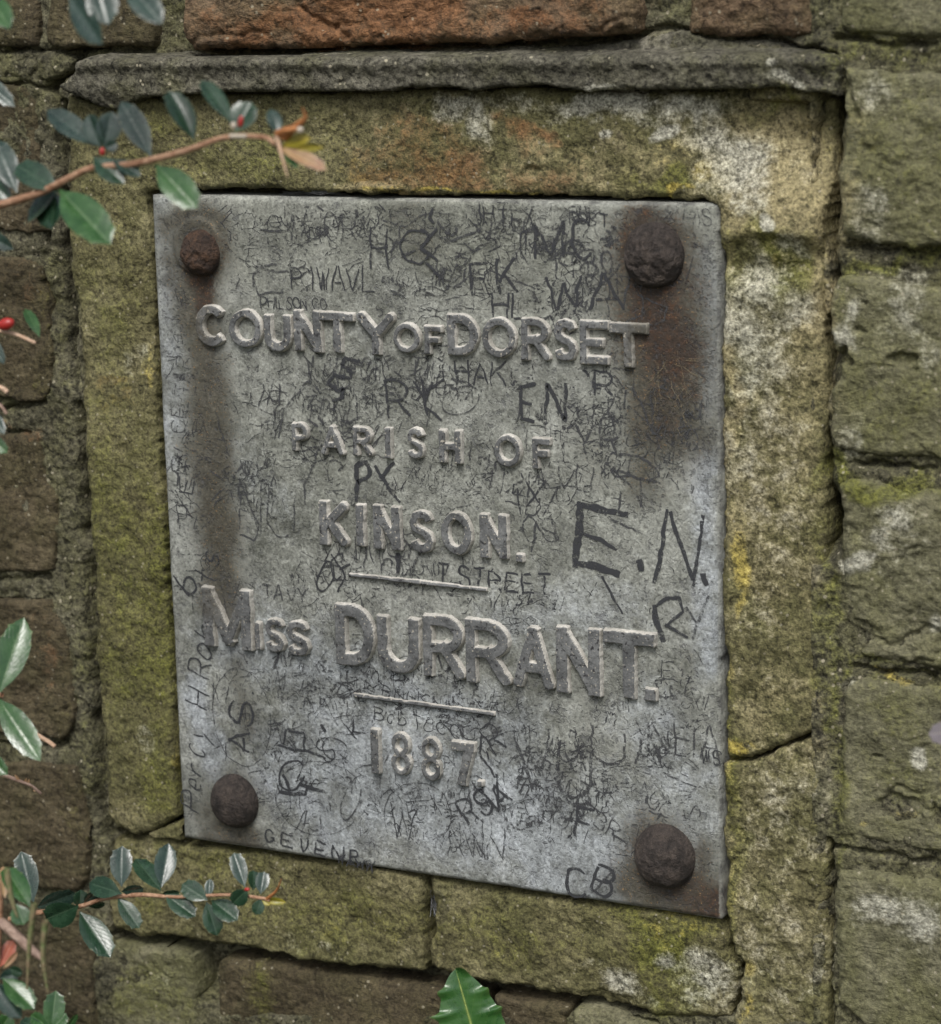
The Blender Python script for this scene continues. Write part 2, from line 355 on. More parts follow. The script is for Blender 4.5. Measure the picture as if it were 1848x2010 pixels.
# dressed surround: one inverted U round the plaque
SUR = [(128,184),(200,204),(270,186),(460,180),(720,176),(1000,170),(1200,176),(1400,178),(1560,172),(1642,190),
       (1635,300),(1628,360),(1620,420),(1614,470),(1612,540),(1618,700),(1622,900),(1623,1100),(1621,1300),(1622,1438),
       (1560,1455),(1500,1480),(1470,1490),(1423,1497),
       (1421,1300),(1416,1000),(1412,800),(1416,620),(1418,450),(1412,404),(1385,390),
       (1200,388),(1000,386),(780,384),(690,380),(560,374),(420,371),(312,374),(291,384),
       (297,520),(305,760),(318,1000),(330,1250),(342,1500),(348,1606),
       (300,1634),(262,1640),(226,1632),(208,1612),
       (197,1450),(183,1200),(170,950),(155,720),(141,560),(130,430),(131,300)]
def sur_extra(X, Z, S, H):
    # hollow worn under the ledge at the right-hand corner and flaked shelf above the plaque's corner
    c = PX(1560, 250, .01); e = ((X-c[0])/.045)**2+((Z-c[1])/.03)**2
    H = H-.009*np.exp(-e)
    c = PX(1500, 430, .01); e = ((X-c[0])/.032)**2+((Z-c[1])/.02)**2
    H = H+.0045*np.exp(-e**3)
    c = PX(1520, 510, .01); e = ((X-c[0])/.028)**2+((Z-c[1])/.012)**2
    H = H-.006*np.exp(-e**3)
    return H
build_stone('surround_stone', SUR, .012, m_surround, .0009, .005, .0035, .0012, .0018, .0014, 100,
            cracks=[([(905,385),(900,330),(905,300)], .0012, .001)], holes=[(1045,338,16,12,.002)], extra=sur_extra, bottom=-.02,
            label='pale dressed sandstone surround with moss and lichen')
build_stone('surround_stone', [(1424,1500),(1475,1494),(1510,1482),(1562,1458),(1622,1441),(1626,1600),(1628,1750),(1630,1880),(1632,2080),(1436,2080),(1440,2000),(1453,1965),(1457,1895),(1441,1880),(1430,1848),(1422,1812),(1422,1650)],
            .012, m_surround, .0009, .004, .003, .0018, .0018, .0014, 140, bottom=-.02)
build_stone('surround_stone', [(214,1646),(262,1648),(300,1642),(352,1655),(500,1672),(640,1692),(780,1712),(828,1722),(838,1760),(833,1840),(836,1908),(828,1914),(660,1896),(504,1868),(430,1860),(328,1845),(262,1836),(215,1826),(207,1740)],
            .008, m_surround, .001, .004, .004, .0016, .0018, .0016, 170, bottom=-.02)
build_stone('surround_stone', [(846,1724),(1000,1746),(1200,1774),(1415,1802),(1422,1828),(1430,1852),(1439,1884),(1453,1898),(1448,1968),(1434,2004),(1290,1996),(1225,1976),(1080,1950),(883,1918),(842,1900),(842,1860),(850,1800)],
            .0085, m_surround, .001, .005, .004, .0016, .002, .0016, 200, bottom=-.02, holes=[(1190,1960,60,12,.0015)])

# cement drip ledge over the surround
LED = [(109,168),(132,150),(145,138),(150,118),(172,105),(260,104),(345,101),(372,110),(460,107),(569,107),(650,98),(824,96),(960,92),(1136,86),(1225,76),(1290,60),(1330,57),(1368,74),(1480,78),(1560,88),(1612,98),(1640,108),
       (1647,120),(1646,192),(1600,186),(1520,173),(1440,176),(1370,180),(1195,181),(1117,175),(992,172),(922,179),(836,175),(766,177),(688,181),(560,181),(452,181),(335,188),(272,192),(228,220),(175,209),(132,186)]
def led_extra(X, Z, S, H):
    zt = PX(900, 112, .02)[1]+(X-PX(900, 112, .02)[0])*(PX(1500, 112, .02)[1]-PX(300, 118, .02)[1])/(PX(1500, 112, .02)[0]-PX(300, 118, .02)[0])
    dz = zt-Z                                     # below the ridge
    H = H-sstep(0, -.004, dz)*.014                # bedding mortar set back above the ridge
    H = H+.0022*np.exp(-((dz-.003)/.003)**2)
    H = H-sstep(.018, .028, dz)*.003
    return H
build_stone('cement_ledge', LED, .022, m_cement, .0009, .003, .003, .0014, .0006, .0010, 240, extra=led_extra, bottom=-.005, masks=MASKS_PLAIN, label='projecting grey cement drip ledge above the plaque',
            holes=[(735,250,6,6,.0)])

# row above the ledge
build_stone('stone', [(-260,-200),(74,-200),(76,90),(60,95),(-260,96)], .012, m_left, .0012, .005, .004, .001, .002, .0012, 300)
build_stone('stone', [(90,-200),(296,-200),(298,80),(290,92),(110,94),(88,84)], .013, m_left, .001, .005, .004, .001, .002, .0012, 310)
build_stone('stone', [(356,-180),(1243,-180),(1246,62),(1190,70),(1136,78),(960,82),(824,88),(650,91),(569,97),(468,98),(375,102),(360,70)], .019, m_top, .0009, .005, .006, .0014, .003, .0014, 320, ridge=.0016, steps=.0007,
            cracks=[([(560,-10),(600,20),(640,55),(680,70)], .0012, .0025), ([(375,92),(400,72),(450,62),(520,70)], .0012, .0018), ([(650,60),(700,40),(740,10)], .0012, .0015), ([(1160,65),(1200,45),(1240,30)], .001, .0015)], label='orange brown rock-faced sandstone block')
build_stone('stone', [(1340,-180),(1590,-180),(1591,66),(1560,74),(1480,72),(1400,72),(1350,60)], .014, m_top, .001, .006, .004, .001, .002, .0014, 330, steps=.0006)
build_stone('stone', [(1640,-220),(2050,-220),(2050,90),(1848,78),(1760,72),(1660,68),(1642,58)], .017, m_right, .001, .006, .004, .0009, .0015, .0012, 340)
# right-hand stack
build_stone('stone', [(1655,131),(1848,144),(2080,156),(2080,500),(1848,484),(1790,489),(1672,474),(1647,460),(1643,351),(1651,273),(1660,215),(1652,187)], .019, m_right, .001, .004, .004, .0014, .0022, .0014, 350, steps=.0006,
            cracks=[([(1665,170),(1672,215),(1690,235)], .002, .003), ([(1700,290),(1770,320)], .0012, .0015), ([(1640,300),(1668,230)], .002, .002)])
build_stone('stone', [(1646,548),(1660,540),(1848,562),(2060,585),(2060,930),(1848,907),(1780,903),(1712,898),(1671,886),(1640,882),(1629,860),(1627,770),(1643,740),(1646,700),(1634,655),(1635,575)], .018, m_right, .001, .004, .003, .0010, .0018, .0013, 360,
            holes=[(1770,706,26,15,.004),(1700,597,6,5,.003),(1690,645,10,8,.002),(1660,705,10,18,.006),(1790,728,6,5,.002)], cracks=[([(1690,725),(1740,722),(1770,712)], .0009, .0012), ([(1790,860),(1830,905)], .001, .0012)])
build_stone('stone', [(1644,950),(1700,944),(1848,958),(2070,980),(2070,1345),(1848,1312),(1780,1305),(1739,1300),(1695,1296),(1672,1280),(1655,1200),(1645,1072)], .018, m_right, .001, .006, .005, .0012, .0022, .0014, 370, steps=.0008,
            holes=[(1686,1248,19,22,.009)], cracks=[([(1690,1260),(1740,1268),(1800,1250),(1840,1238)], .001, .0022), ([(1720,1102),(1770,1090),(1800,1080)], .001, .0016), ([(1770,1300),(1810,1290),(1850,1284)], .001, .002), ([(1780,1210),(1830,1180)], .001, .0012)])
build_stone('stone', [(1664,1336),(1706,1326),(1848,1346),(2060,1372),(2060,1706),(1848,1677),(1743,1660),(1680,1650),(1652,1642),(1645,1626),(1650,1472),(1650,1366)], .016, m_right, .001, .004, .003, .0011, .0018, .0014, 380,
            holes=[(1765,1588,40,26,.003),(1722,1489,7,5,.003),(1842,1605,8,24,.005)], cracks=[([(1725,1600),(1735,1565),(1770,1545),(1810,1565),(1835,1600),(1850,1608)], .0011, .0018), ([(1740,1440),(1780,1450),(1850,1430)], .001, .001)])
build_stone('stone', [(1644,1704),(1712,1708),(1848,1732),(2070,1765),(2070,2130),(1720,2060),(1683,2003),(1640,1970),(1639,1850),(1638,1740)], .017, m_right, .001, .005, .004, .0010, .0018, .0013, 390)
# left-hand stack
build_stone('stone', [(-300,158),(20,166),(66,172),(73,273),(84,400),(90,452),(50,458),(-300,410)], .011, m_left, .0011, .0032, .0028, .0015, .0016, .0014, 400, steps=.0005)
build_stone('stone', [(-280,480),(55,506),(76,522),(94,598),(101,692),(97,765),(86,785),(47,790),(16,785),(-280,752)], .012, m_left, .0011, .0032, .0028, .0015, .0016, .0012, 410)
build_stone('stone', [(-310,820),(0,850),(70,856),(82,895),(88,947),(109,979),(112,1035),(109,1071),(103,1124),(0,1126),(-310,1098)], .012, m_left, .0011, .0032, .0028, .0015, .0016, .0012, 420, steps=.0004)
build_stone('stone', [(-290,1140),(0,1175),(92,1178),(131,1234),(137,1290),(147,1368),(150,1405),(137,1446),(115,1458),(78,1446),(-290,1410)], .012, m_left, .0011, .0032, .0028, .0015, .0016, .0014, 430, cracks=[([(110,1400),(135,1395)], .001, .002)])
build_stone('stone', [(-300,1460),(0,1500),(78,1494),(150,1508),(156,1533),(165,1570),(168,1608),(173,1645),(172,1730),(156,1752),(-300,1700)], .013, m_left, .0011, .0032, .0028, .0015, .00162, .0013, 440, steps=.0005)
build_stone('stone', [(-290,1740),(0,1775),(150,1782),(176,1800),(184,2000),(188,2110),(-290,2050)], .013, m_left, .0011, .0032, .0028, .0015, .00162, .0013, 450, steps=.0004)
# row below
build_stone('stone', [(214,1848),(262,1856),(328,1866),(376,1880),(382,1940),(394,2140),(218,2120)], .007, m_right, .0011, .004, .003, .0012, .0025, .0014, 460, steps=.0008)
build_stone('stone', [(424,1886),(504,1890),(660,1918),(828,1936),(870,1944),(950,1960),(960,2210),(424,2140)], .006, m_left, .0011, .005, .004, .0013, .0022, .0014, 470, steps=.0005)
build_stone('stone', [(968,1958),(1080,1972),(1113,1982),(1118,2230),(970,2210)], .008, m_left, .0011, .0032, .0028, .0015, .0016, .0014, 480)
build_stone('stone', [(1122,1980),(1225,1996),(1292,2014),(1420,2024),(1420,2280),(1122,2230)], .011, m_right, .0011, .004, .003, .0012, .002, .0014, 490)
# small loose fill
build_stone('stone_chip', [(287,1638),(318,1624),(350,1614),(353,1655),(330,1650),(300,1648)], .013, m_surround, .0007, .003, .003, .001, .0006, .0008, 500, label='pale wedge of stone under plaque corner')
build_stone('mortar_lump', [(690,372),(700,358),(735,355),(770,360),(790,372),(770,382),(720,384)], .0165, m_surround, .0007, .004, .004, .0016, .001, .001, 510)
build_stone('mortar_lump', [(-80,104),(60,102),(80,100),(120,104),(142,118),(138,138),(118,152),(92,166),(60,164),(-80,156)], .011, m_mortar, .0011, .005, .004, .0018, .002, .0014, 520,
            cracks=[([(60,112),(66,140),(50,160)], .0015, .003)])
# fragments hanging in the right-hand joint
build_stone('mortar_lump', [(1612,460),(1622,440),(1630,520),(1634,600),(1622,640),(1612,560)], .006, m_cement, .0008, .003, .003, .001, .001, .001, 530, bottom=-.02)

# mortar bed: pointed nearly flush beside the surround, with open joints
DEEP = [([(128,200),(131,300),(132,430),(142,560),(156,720),(172,950),(185,1200),(199,1450),(208,1600),(212,1640)], .0022, .020),
        ([(1646,215),(1642,250),(1640,330),(1633,420),(1628,480),(1626,640),(1630,700),(1624,760),(1626,900),(1628,1000),(1626,1060)], .0056, .038),
        ([(1640,1700),(1638,1800),(1637,1900),(1637,2010)], .0018, .014), ([(1648,1640),(1640,1700)], .0014, .008),
        ([(840,1730),(840,1800),(838,1920)], .003, .012), ([(110,168),(140,145),(160,100)], .0022, .012), ([(115,180),(122,210),(126,260)], .0018, .010),
        ([(0,98),(150,97),(300,98)], .0013, .008), ([(0,163),(70,165),(110,172)], .0013, .008),
        ([(215,1834),(328,1856),(437,1872),(660,1906),(828,1924),(1080,1960),(1290,2004)], .0014, .010),
        ([(360,104),(569,102),(650,95),(960,87),(1136,82),(1243,70),(1295,56),(1335,55),(1380,73),(1500,76),(1600,92),(1645,112)], .0014, .010),
        ([(1650,76),(1848,86)], .0012, .006), ([(1672,482),(1848,494)], .0013, .006), ([(1640,890),(1712,906),(1848,914)], .0014, .007), ([(1690,1302),(1780,1312),(1848,1320)], .0013, .007), ([(1652,1650),(1743,1668),(1848,1686)], .0013, .006),
        ([(0,795),(47,797),(95,788)], .0013, .006), ([(0,845),(70,851)], .0011, .005), ([(0,1131),(103,1129)], .0013, .006), ([(0,1170),(92,1173)], .0011, .005), ([(0,1452),(115,1465),(140,1452)], .0014, .007), ([(76,500),(60,500)], .0012, .006),
        ([(150,1500),(160,1535),(172,1610),(178,1650)], .0012, .006), ([(98,420),(100,470),(92,520),(104,600)], .0015, .008)]
deep = [([PX(a, b, .004) for a, b in pl], w, dp) for pl, w, dp in DEEP]
def mortar_h(X, Z, S):
    H = .0055+fbm(X, Z, .03, 3, 601)*.004+fbm(X, Z, .006, 4, 607)*.0026+fbm(X, Z, .0022, 2, 611)*.0012
    c = PX(1500, 1000, .005)[0]
    H = H+.0072*sstep(c-.02, c+.03, X)
    b = PX(120, 100, .005)[0]
    H = H+.0034*sstep(b+.02, b-.01, X)
    for pl, w, dp in deep:
        d = line_dist(pl, X+fbm(X, Z, .01, 3, 621)*.004, Z+fbm(X, Z, .01, 3, 627)*.004)
        H = H-dp*np.exp(-(d/w)**2)*(0.75+fbm(X, Z, .02, 2, 633)).clip(0.2, 1.1)
    # behind the plaque and surround the bed is set well back
    q = poly_sd([PX(a, b, .0) for a, b in [(150,190),(1610,190),(1615,1990),(440,1990),(230,1850)]], X, Z)
    return H-.02*sstep(0, .006, q)
lo = PX(-60, 2080, 0); hi = PX(1920, -60, 0)
MB = (lo[0]-.01, 1.500-.58, hi[0]+.03, 1.50+.16)
MORTAR_LO = -.04
heightfield('mortar', lambda X, Z: np.minimum(np.minimum(X-MB[0], MB[2]-X), np.minimum(Z-MB[1], MB[3]-Z)), MB, .0011, mortar_h, -.045, m_mortar, wall, MASKS)

# the wall goes on round the part in the picture: coarser blocks of the same stone, and its core
def box_mesh(name, lo, hi, org):
    V = [(x-org[0], y-org[1], z-org[2]) for x in (lo[0], hi[0]) for y in (lo[1], hi[1]) for z in (lo[2], hi[2])]
    Fq = [(0, 1, 3, 2), (4, 6, 7, 5), (0, 4, 5, 1), (2, 3, 7, 6), (0, 2, 6, 4), (1, 5, 7, 3)]
    me = bpy.data.meshes.new(name); me.from_pydata(V, [], Fq); return me
core = link('core', box_mesh('core', (X0, .046, 0.0), (X1, .32, WALL_TOP), world_loc(wall)), m_mortar, wall)
def plain_block(x0, z0, x1, z1, mat, seed):
    g = .005
    pol = [(x0+g, z0+g), (x1-g, z0+g*.7), (x1-g*.8, z1-g), (x0+g*.8, z1-g*.8)]
    build_stone('stone', None, .014+random.uniform(-.003, .003), mat, .004, .008, .005, .002, .003, .002, seed, world_poly=pol)
INX0, INX1 = PX(-285, 900, .012)[0], PX(2055, 900, .012)[0]
INZ0, INZ1 = PX(900, 2190, .012)[1], PX(900, -185, .012)[1]
z = 0.02; sd_i = 1000
while z < WALL_TOP-.05:
    hgt = random.uniform(.095, .115)
    zz = min(z+hgt, WALL_TOP)
    inside = zz > INZ0+.008 and z < INZ1-.008
    if z < INZ0 and zz > INZ0: zz = INZ0+.004; inside = False
    if zz-z < .035: z = zz; continue
    spans = [(X0, INX0), (INX1, X1)] if inside else [(X0, X1)]
    if inside and zz > INZ1: zz = INZ1
    for a, b in spans:
        x = a
        while x < b-.03:
            w = random.uniform(.12, .24); xe = x+w if b-(x+w) > .07 else b
            plain_block(x, z, xe, zz, random.choice([m_left, m_right, m_right, m_top]), sd_i); sd_i += 7
            x = xe
    z = zz
for a, b, c, d in [(X0+.002, 0.0, X1-.002, MB[1]+.004), (X0+.002, MB[3]-.004, X1-.002, WALL_TOP-.002), (X0+.002, MB[1]+.004, MB[0]+.004, MB[3]-.004), (MB[2]-.004, MB[1]+.004, X1-.002, MB[3]-.004)]:
    bed = link('mortar', box_mesh('mortar_bed', (a, .002, b), (c, .0455, d), world_loc(wall)), m_mortar, wall)

# ------------------------------------------------------------------ ground below
def ground_mat():
    t = NT('damp_earth'); n = t.noise(3, 6, .6); f = t.noise(120, 4, .7)
    col = t.ramp(n, [(.35, (.035, .028, .018)), (.55, (.05, .055, .022)), (.7, (.08, .065, .04))])
    return t.done(col, .95, t.bump(f, .01), .2)
gv = [(-60, -60, 0), (60, -60, 0), (60, 60, 0), (-60, 60, 0)]
gme = bpy.data.meshes.new('ground'); gme.from_pydata(gv, [], [(0, 1, 2, 3)])
ground = link('ground', gme, ground_mat()); ground['kind'] = 'structure'

# ------------------------------------------------------------------ the plaque
CORN = [(293, 380), (1413, 397), (1418, 1810), (357, 1648)]
pl_org = P(357, 1648, 0.0)
plaque = empty('boundary_plaque', tuple(pl_org), 'weathered grey cast metal plaque with raised lettering and four rusty bolts', 'plaque')
STREAK_R = [([(398,520),(402,600)], 26, .85), ([(1285,540),(1298,640),(1312,700)], 70, .9), ([(1345,660),(1360,760)], 36, .6), ([(1312,720),(1300,830)], 44, .6), ([(1320,1720),(1380,1780)], 50, .75), ([(1395,1770),(1405,1800)], 22, .8), ([(1279,500),(1290,530)], 70, .9), ([(1300,1690),(1320,1730)], 60, .7), ([(395,460),(430,470),(432,520)], 16, .5), ([(1180,500),(1220,540)], 12, .3)]
STREAK_D = [([(385,540),(400,700),(415,900),(430,1060),(440,1180)], 50, .9), ([(340,440),(380,425),(430,445)], 26, .8), ([(345,470),(350,560)], 26, .7), ([(1300,780),(1282,860)], 58, .85), ([(1282,850),(1262,960)], 40, .7), ([(1330,880),(1320,900)], 50, .5), ([(1280,540),(1300,680),(1310,800)], 84, 1.0), ([(1279,490),(1279,500)], 76, 1.0), ([(393,480),(393,500)], 66, 1.0),
            ([(440,1620),(470,1665)], 55, .9), ([(400,1650),(500,1668)], 30, .7), ([(1260,1730),(1400,1790)], 60, 1.0), ([(1370,1660),(1390,1740)], 32, .75), ([(1240,1640),(1235,1700)], 30, .6), ([(455,1571),(455,1571)], 66, .7), ([(1299,1680),(1299,1680)], 74, .9),
            ([(790,410),(830,470)], 45, .45), ([(800,690),(790,740)], 25, .3), ([(465,1290),(480,1420)], 26, .55), ([(1150,1380),(1150,1430)], 25, .35), ([(1340,1300),(1345,1400)], 24, .35), ([(960,570),(970,600)], 50, .3), ([(470,480),(480,560)], 40, .25), ([(1150,860),(1180,920)], 50, .4), ([(560,450),(700,480)], 60, .2), ([(900,1640),(930,1600)], 50, .35), ([(1060,1500),(1100,1520)], 40, .4), ([(1230,1470),(1180,1500)], 50, .3)]
PALE = [([(310,400),(330,700),(340,900)], 30, .45), ([(450,1240),(700,1330),(1000,1440)], 60, .7), ([(380,1350),(420,1500)], 30, .8), ([(700,1500),(1000,1600),(1150,1700)], 110, .9), ([(560,1500),(650,1620)], 70, .8), ([(1380,900),(1395,1300)], 26, .7), ([(1385,500),(1400,800)], 20, .5), ([(1290,1420),(1370,1600)], 60, .5), ([(470,900),(560,1000)], 40, .3), ([(420,690),(480,690)], 20, .3), ([(1080,1580),(1250,1600)], 60, .5), ([(1000,1230),(1200,1200)], 60, .4), ([(720,640),(740,700)], 20, .3), ([(600,1400),(680,1400)], 40, .6)]
def smask(spec, X, Z, seed):
    out = np.zeros(X.shape); wx = fbm(X, Z, .02, 3, seed)*.010; wz = fbm(X, Z, .02, 3, seed+9)*.014
    for pl, w, st in spec:
        d = line_dist([PX(a, b, PLATE_H) for a, b in pl], X+wx, Z+wz)
        out = np.maximum(out, st*np.exp(-(d/(w*MPP))**2.1*.62))
    return out
def plate_mask(X, Z, S): return np.stack([smask(STREAK_R, X, Z, 701), smask(STREAK_D, X, Z, 711), smask(PALE, X, Z, 721)], axis=1)
def edge_mask(X, Z, S):
    g = blobs([(600,450,400,120,.8),(1000,480,300,110,.9),(1380,450,60,120,.9),(900,600,300,60,.4),(700,900,250,200,.4),(1250,900,120,200,.6),(500,800,80,160,.3),(1100,1000,200,150,.4)], X, Z)
    w = sstep(.0028, .0006, S)  # rim band: edge wear, with the bevel's pale highlight painted in
    return np.stack([w, g, np.zeros_like(w)], axis=1)

def plate_mat():
    t = NT('weathered_grey_paint')
    A = t.attr('grime'); E = t.attr('wear_highlight')
    big = t.noise(22, 5, .62, .3); mid = t.noise(110, 6, .72, .3, off=2); fine = t.noise(560, 3, .7, off=4); med = t.noise(330, 4, .7, off=6)
    v = t.math('ADD', t.math('MULTIPLY', big, .5), t.math('MULTIPLY', mid, .5))
    grn = t.ramp(v, [(.36, (.104, .109, .092)), (.5, (.228, .237, .212)), (.64, (.348, .36, .33))])
    blu = t.ramp(v, [(.36, (.16, .170, .165)), (.5, (.280, .302, .308)), (.64, (.405, .434, .455))])
    col = t.mix(t.rng(t.math('ADD', A[2], t.math('SUBTRACT', mid, .5)), .12, .75), grn, blu)
    col = t.mix(t.math('MULTIPLY', E[1], t.rng(mid, .35, .65, .10, .55)), col, (.185, .192, .145))
    # grime streaks and rust
    jig = t.math('ADD', t.math('MULTIPLY', t.math('SUBTRACT', mid, .5), .7), t.math('MULTIPLY', t.math('SUBTRACT', fine, .5), .8))
    dk = t.math('MULTIPLY', t.rng(t.math('ADD', A[1], jig), .2, .85, 0, 1, True), t.rng(A[1], .03, .3))
    col = t.mix(t.math('MULTIPLY', dk, .84), col, (.050, .043, .028))
    ru = t.math('MULTIPLY', t.rng(t.math('ADD', A[0], jig), .3, .9, 0, 1, True), t.rng(A[0], .03, .3))
    col = t.mix(t.math('MULTIPLY', ru, .9), col, t.mix(t.rng(t.noise(300, 4, .7, off=12), .50, .80), (.038, .025, .018), (.12, .052, .022)))
    spk = t.rng(t.noise(1100, 1, .5, off=15), .69, .73)
    col = t.mix(t.math('MULTIPLY', spk, t.math('MAXIMUM', ru, dk)), col, (.22, .14, .065))
    # flaking: crazed dark lines and pepper where the paint has gone
    wv = t.n.new('ShaderNodeVectorMath'); wv.operation = 'ADD'
    wn_ = t.n.new('ShaderNodeTexNoise'); wn_.inputs['Scale'].default_value = 90; wn_.inputs['Detail'].default_value = 4; t.l.new(t.pos, wn_.inputs['Vector'])
    ws = t.n.new('ShaderNodeVectorMath'); ws.operation = 'SCALE'; ws.inputs['Scale'].default_value = .016; t.l.new(wn_.outputs['Color'], ws.inputs[0])
    t.l.new(t.pos, wv.inputs[0]); t.l.new(ws.outputs[0], wv.inputs[1])
    e1 = t.voro(95, 'DISTANCE_TO_EDGE', vec=wv.outputs[0]).outputs['Distance']; e2 = t.voro(230, 'DISTANCE_TO_EDGE', vec=wv.outputs[0]).outputs['Distance']
    c1 = t.math('MULTIPLY', t.rng(e1, .02, .055, 1, 0), t.rng(t.noise(45, 4, .6, off=21), .5, .62))
    c2 = t.math('MULTIPLY', t.rng(e2, .03, .09, 1, 0), t.rng(t.noise(38, 4, .65, off=25), .5, .66))
    pep = t.rng(t.math('ADD', t.math('MULTIPLY', med, .55), t.math('MULTIPLY', t.noise(60, 5, .7, off=31), .45)), .515, .58)
    crz = t.math('MAXIMUM', t.math('MULTIPLY', t.math('MULTIPLY', t.math('MAXIMUM', c1, c2), .45), t.rng(fine, .35, .5)), t.math('MULTIPLY', pep, t.rng(fine, .42, .56)))
    col = t.mix(t.math('MULTIPLY', crz, .72), col, (.040, .042, .045))
    g = t.math('ADD', t.rng(fine, .3, .7, .55, 1.45), t.rng(med, .3, .7, -.34, .32))
    col = t.mix(1.0, col, t.gray(g), 'MULTIPLY')
    wp = t.math('MULTIPLY', t.rng(t.math('ADD', E[0], t.math('SUBTRACT', med, .5)), .35, .7), t.rng(E[0], .05, .2))
    col = t.mix(t.math('MULTIPLY', wp, .55), col, t.mix(t.rng(mid, .4, .6), (.10, .10, .10), (.36, .37, .33)))
    h = t.math('ADD', t.math('MULTIPLY', fine, .5), t.math('ADD', t.math('MULTIPLY', med, .8), t.math('MULTIPLY', crz, -.8)))
    return t.done(col, t.rng(fine, .3, .7, .6, .85), t.bump(h, .0009, .9), .3)
m_plate = plate_mat()
pp = [PX(a, b, PLATE_H) for a, b in CORN]
PCX, PCZ = np.array(pp).mean(0)
BOSS = PX(390, 484, PLATE_H)
def plate_sdf(X, Z):
    s = poly_sd(pp, X, Z)
    s = np.where(s > 0, s, s)
    # slightly rounded corners
    return s+fbm(X, Z, .02, 2, 741)*.0004+fbm(X, Z, .005, 3, 743)*(.0002+.0012*sstep(PCZ-.17, PCZ-.22, Z))-.0002
def plate_h(X, Z, S):
    t = 1-(S/.0035).clip(0, 1)
    H = PLATE_H-.0028*t**2.0+fbm(X, Z, .05, 2, 751)*.0006+fbm(X, Z, .004, 3, 757)*.00022
    r = np.hypot(X-BOSS[0], Z-BOSS[1])
    H = H+.0016*sstep(.0165, .0140, r)
    return H
pb = np.array(pp)
plate = heightfield('plate', plate_sdf, (pb[:, 0].min(), pb[:, 1].min(), pb[:, 0].max(), pb[:, 1].max()), .00085, plate_h, -.008, m_plate, plaque, {'grime': plate_mask, 'wear_highlight': edge_mask})

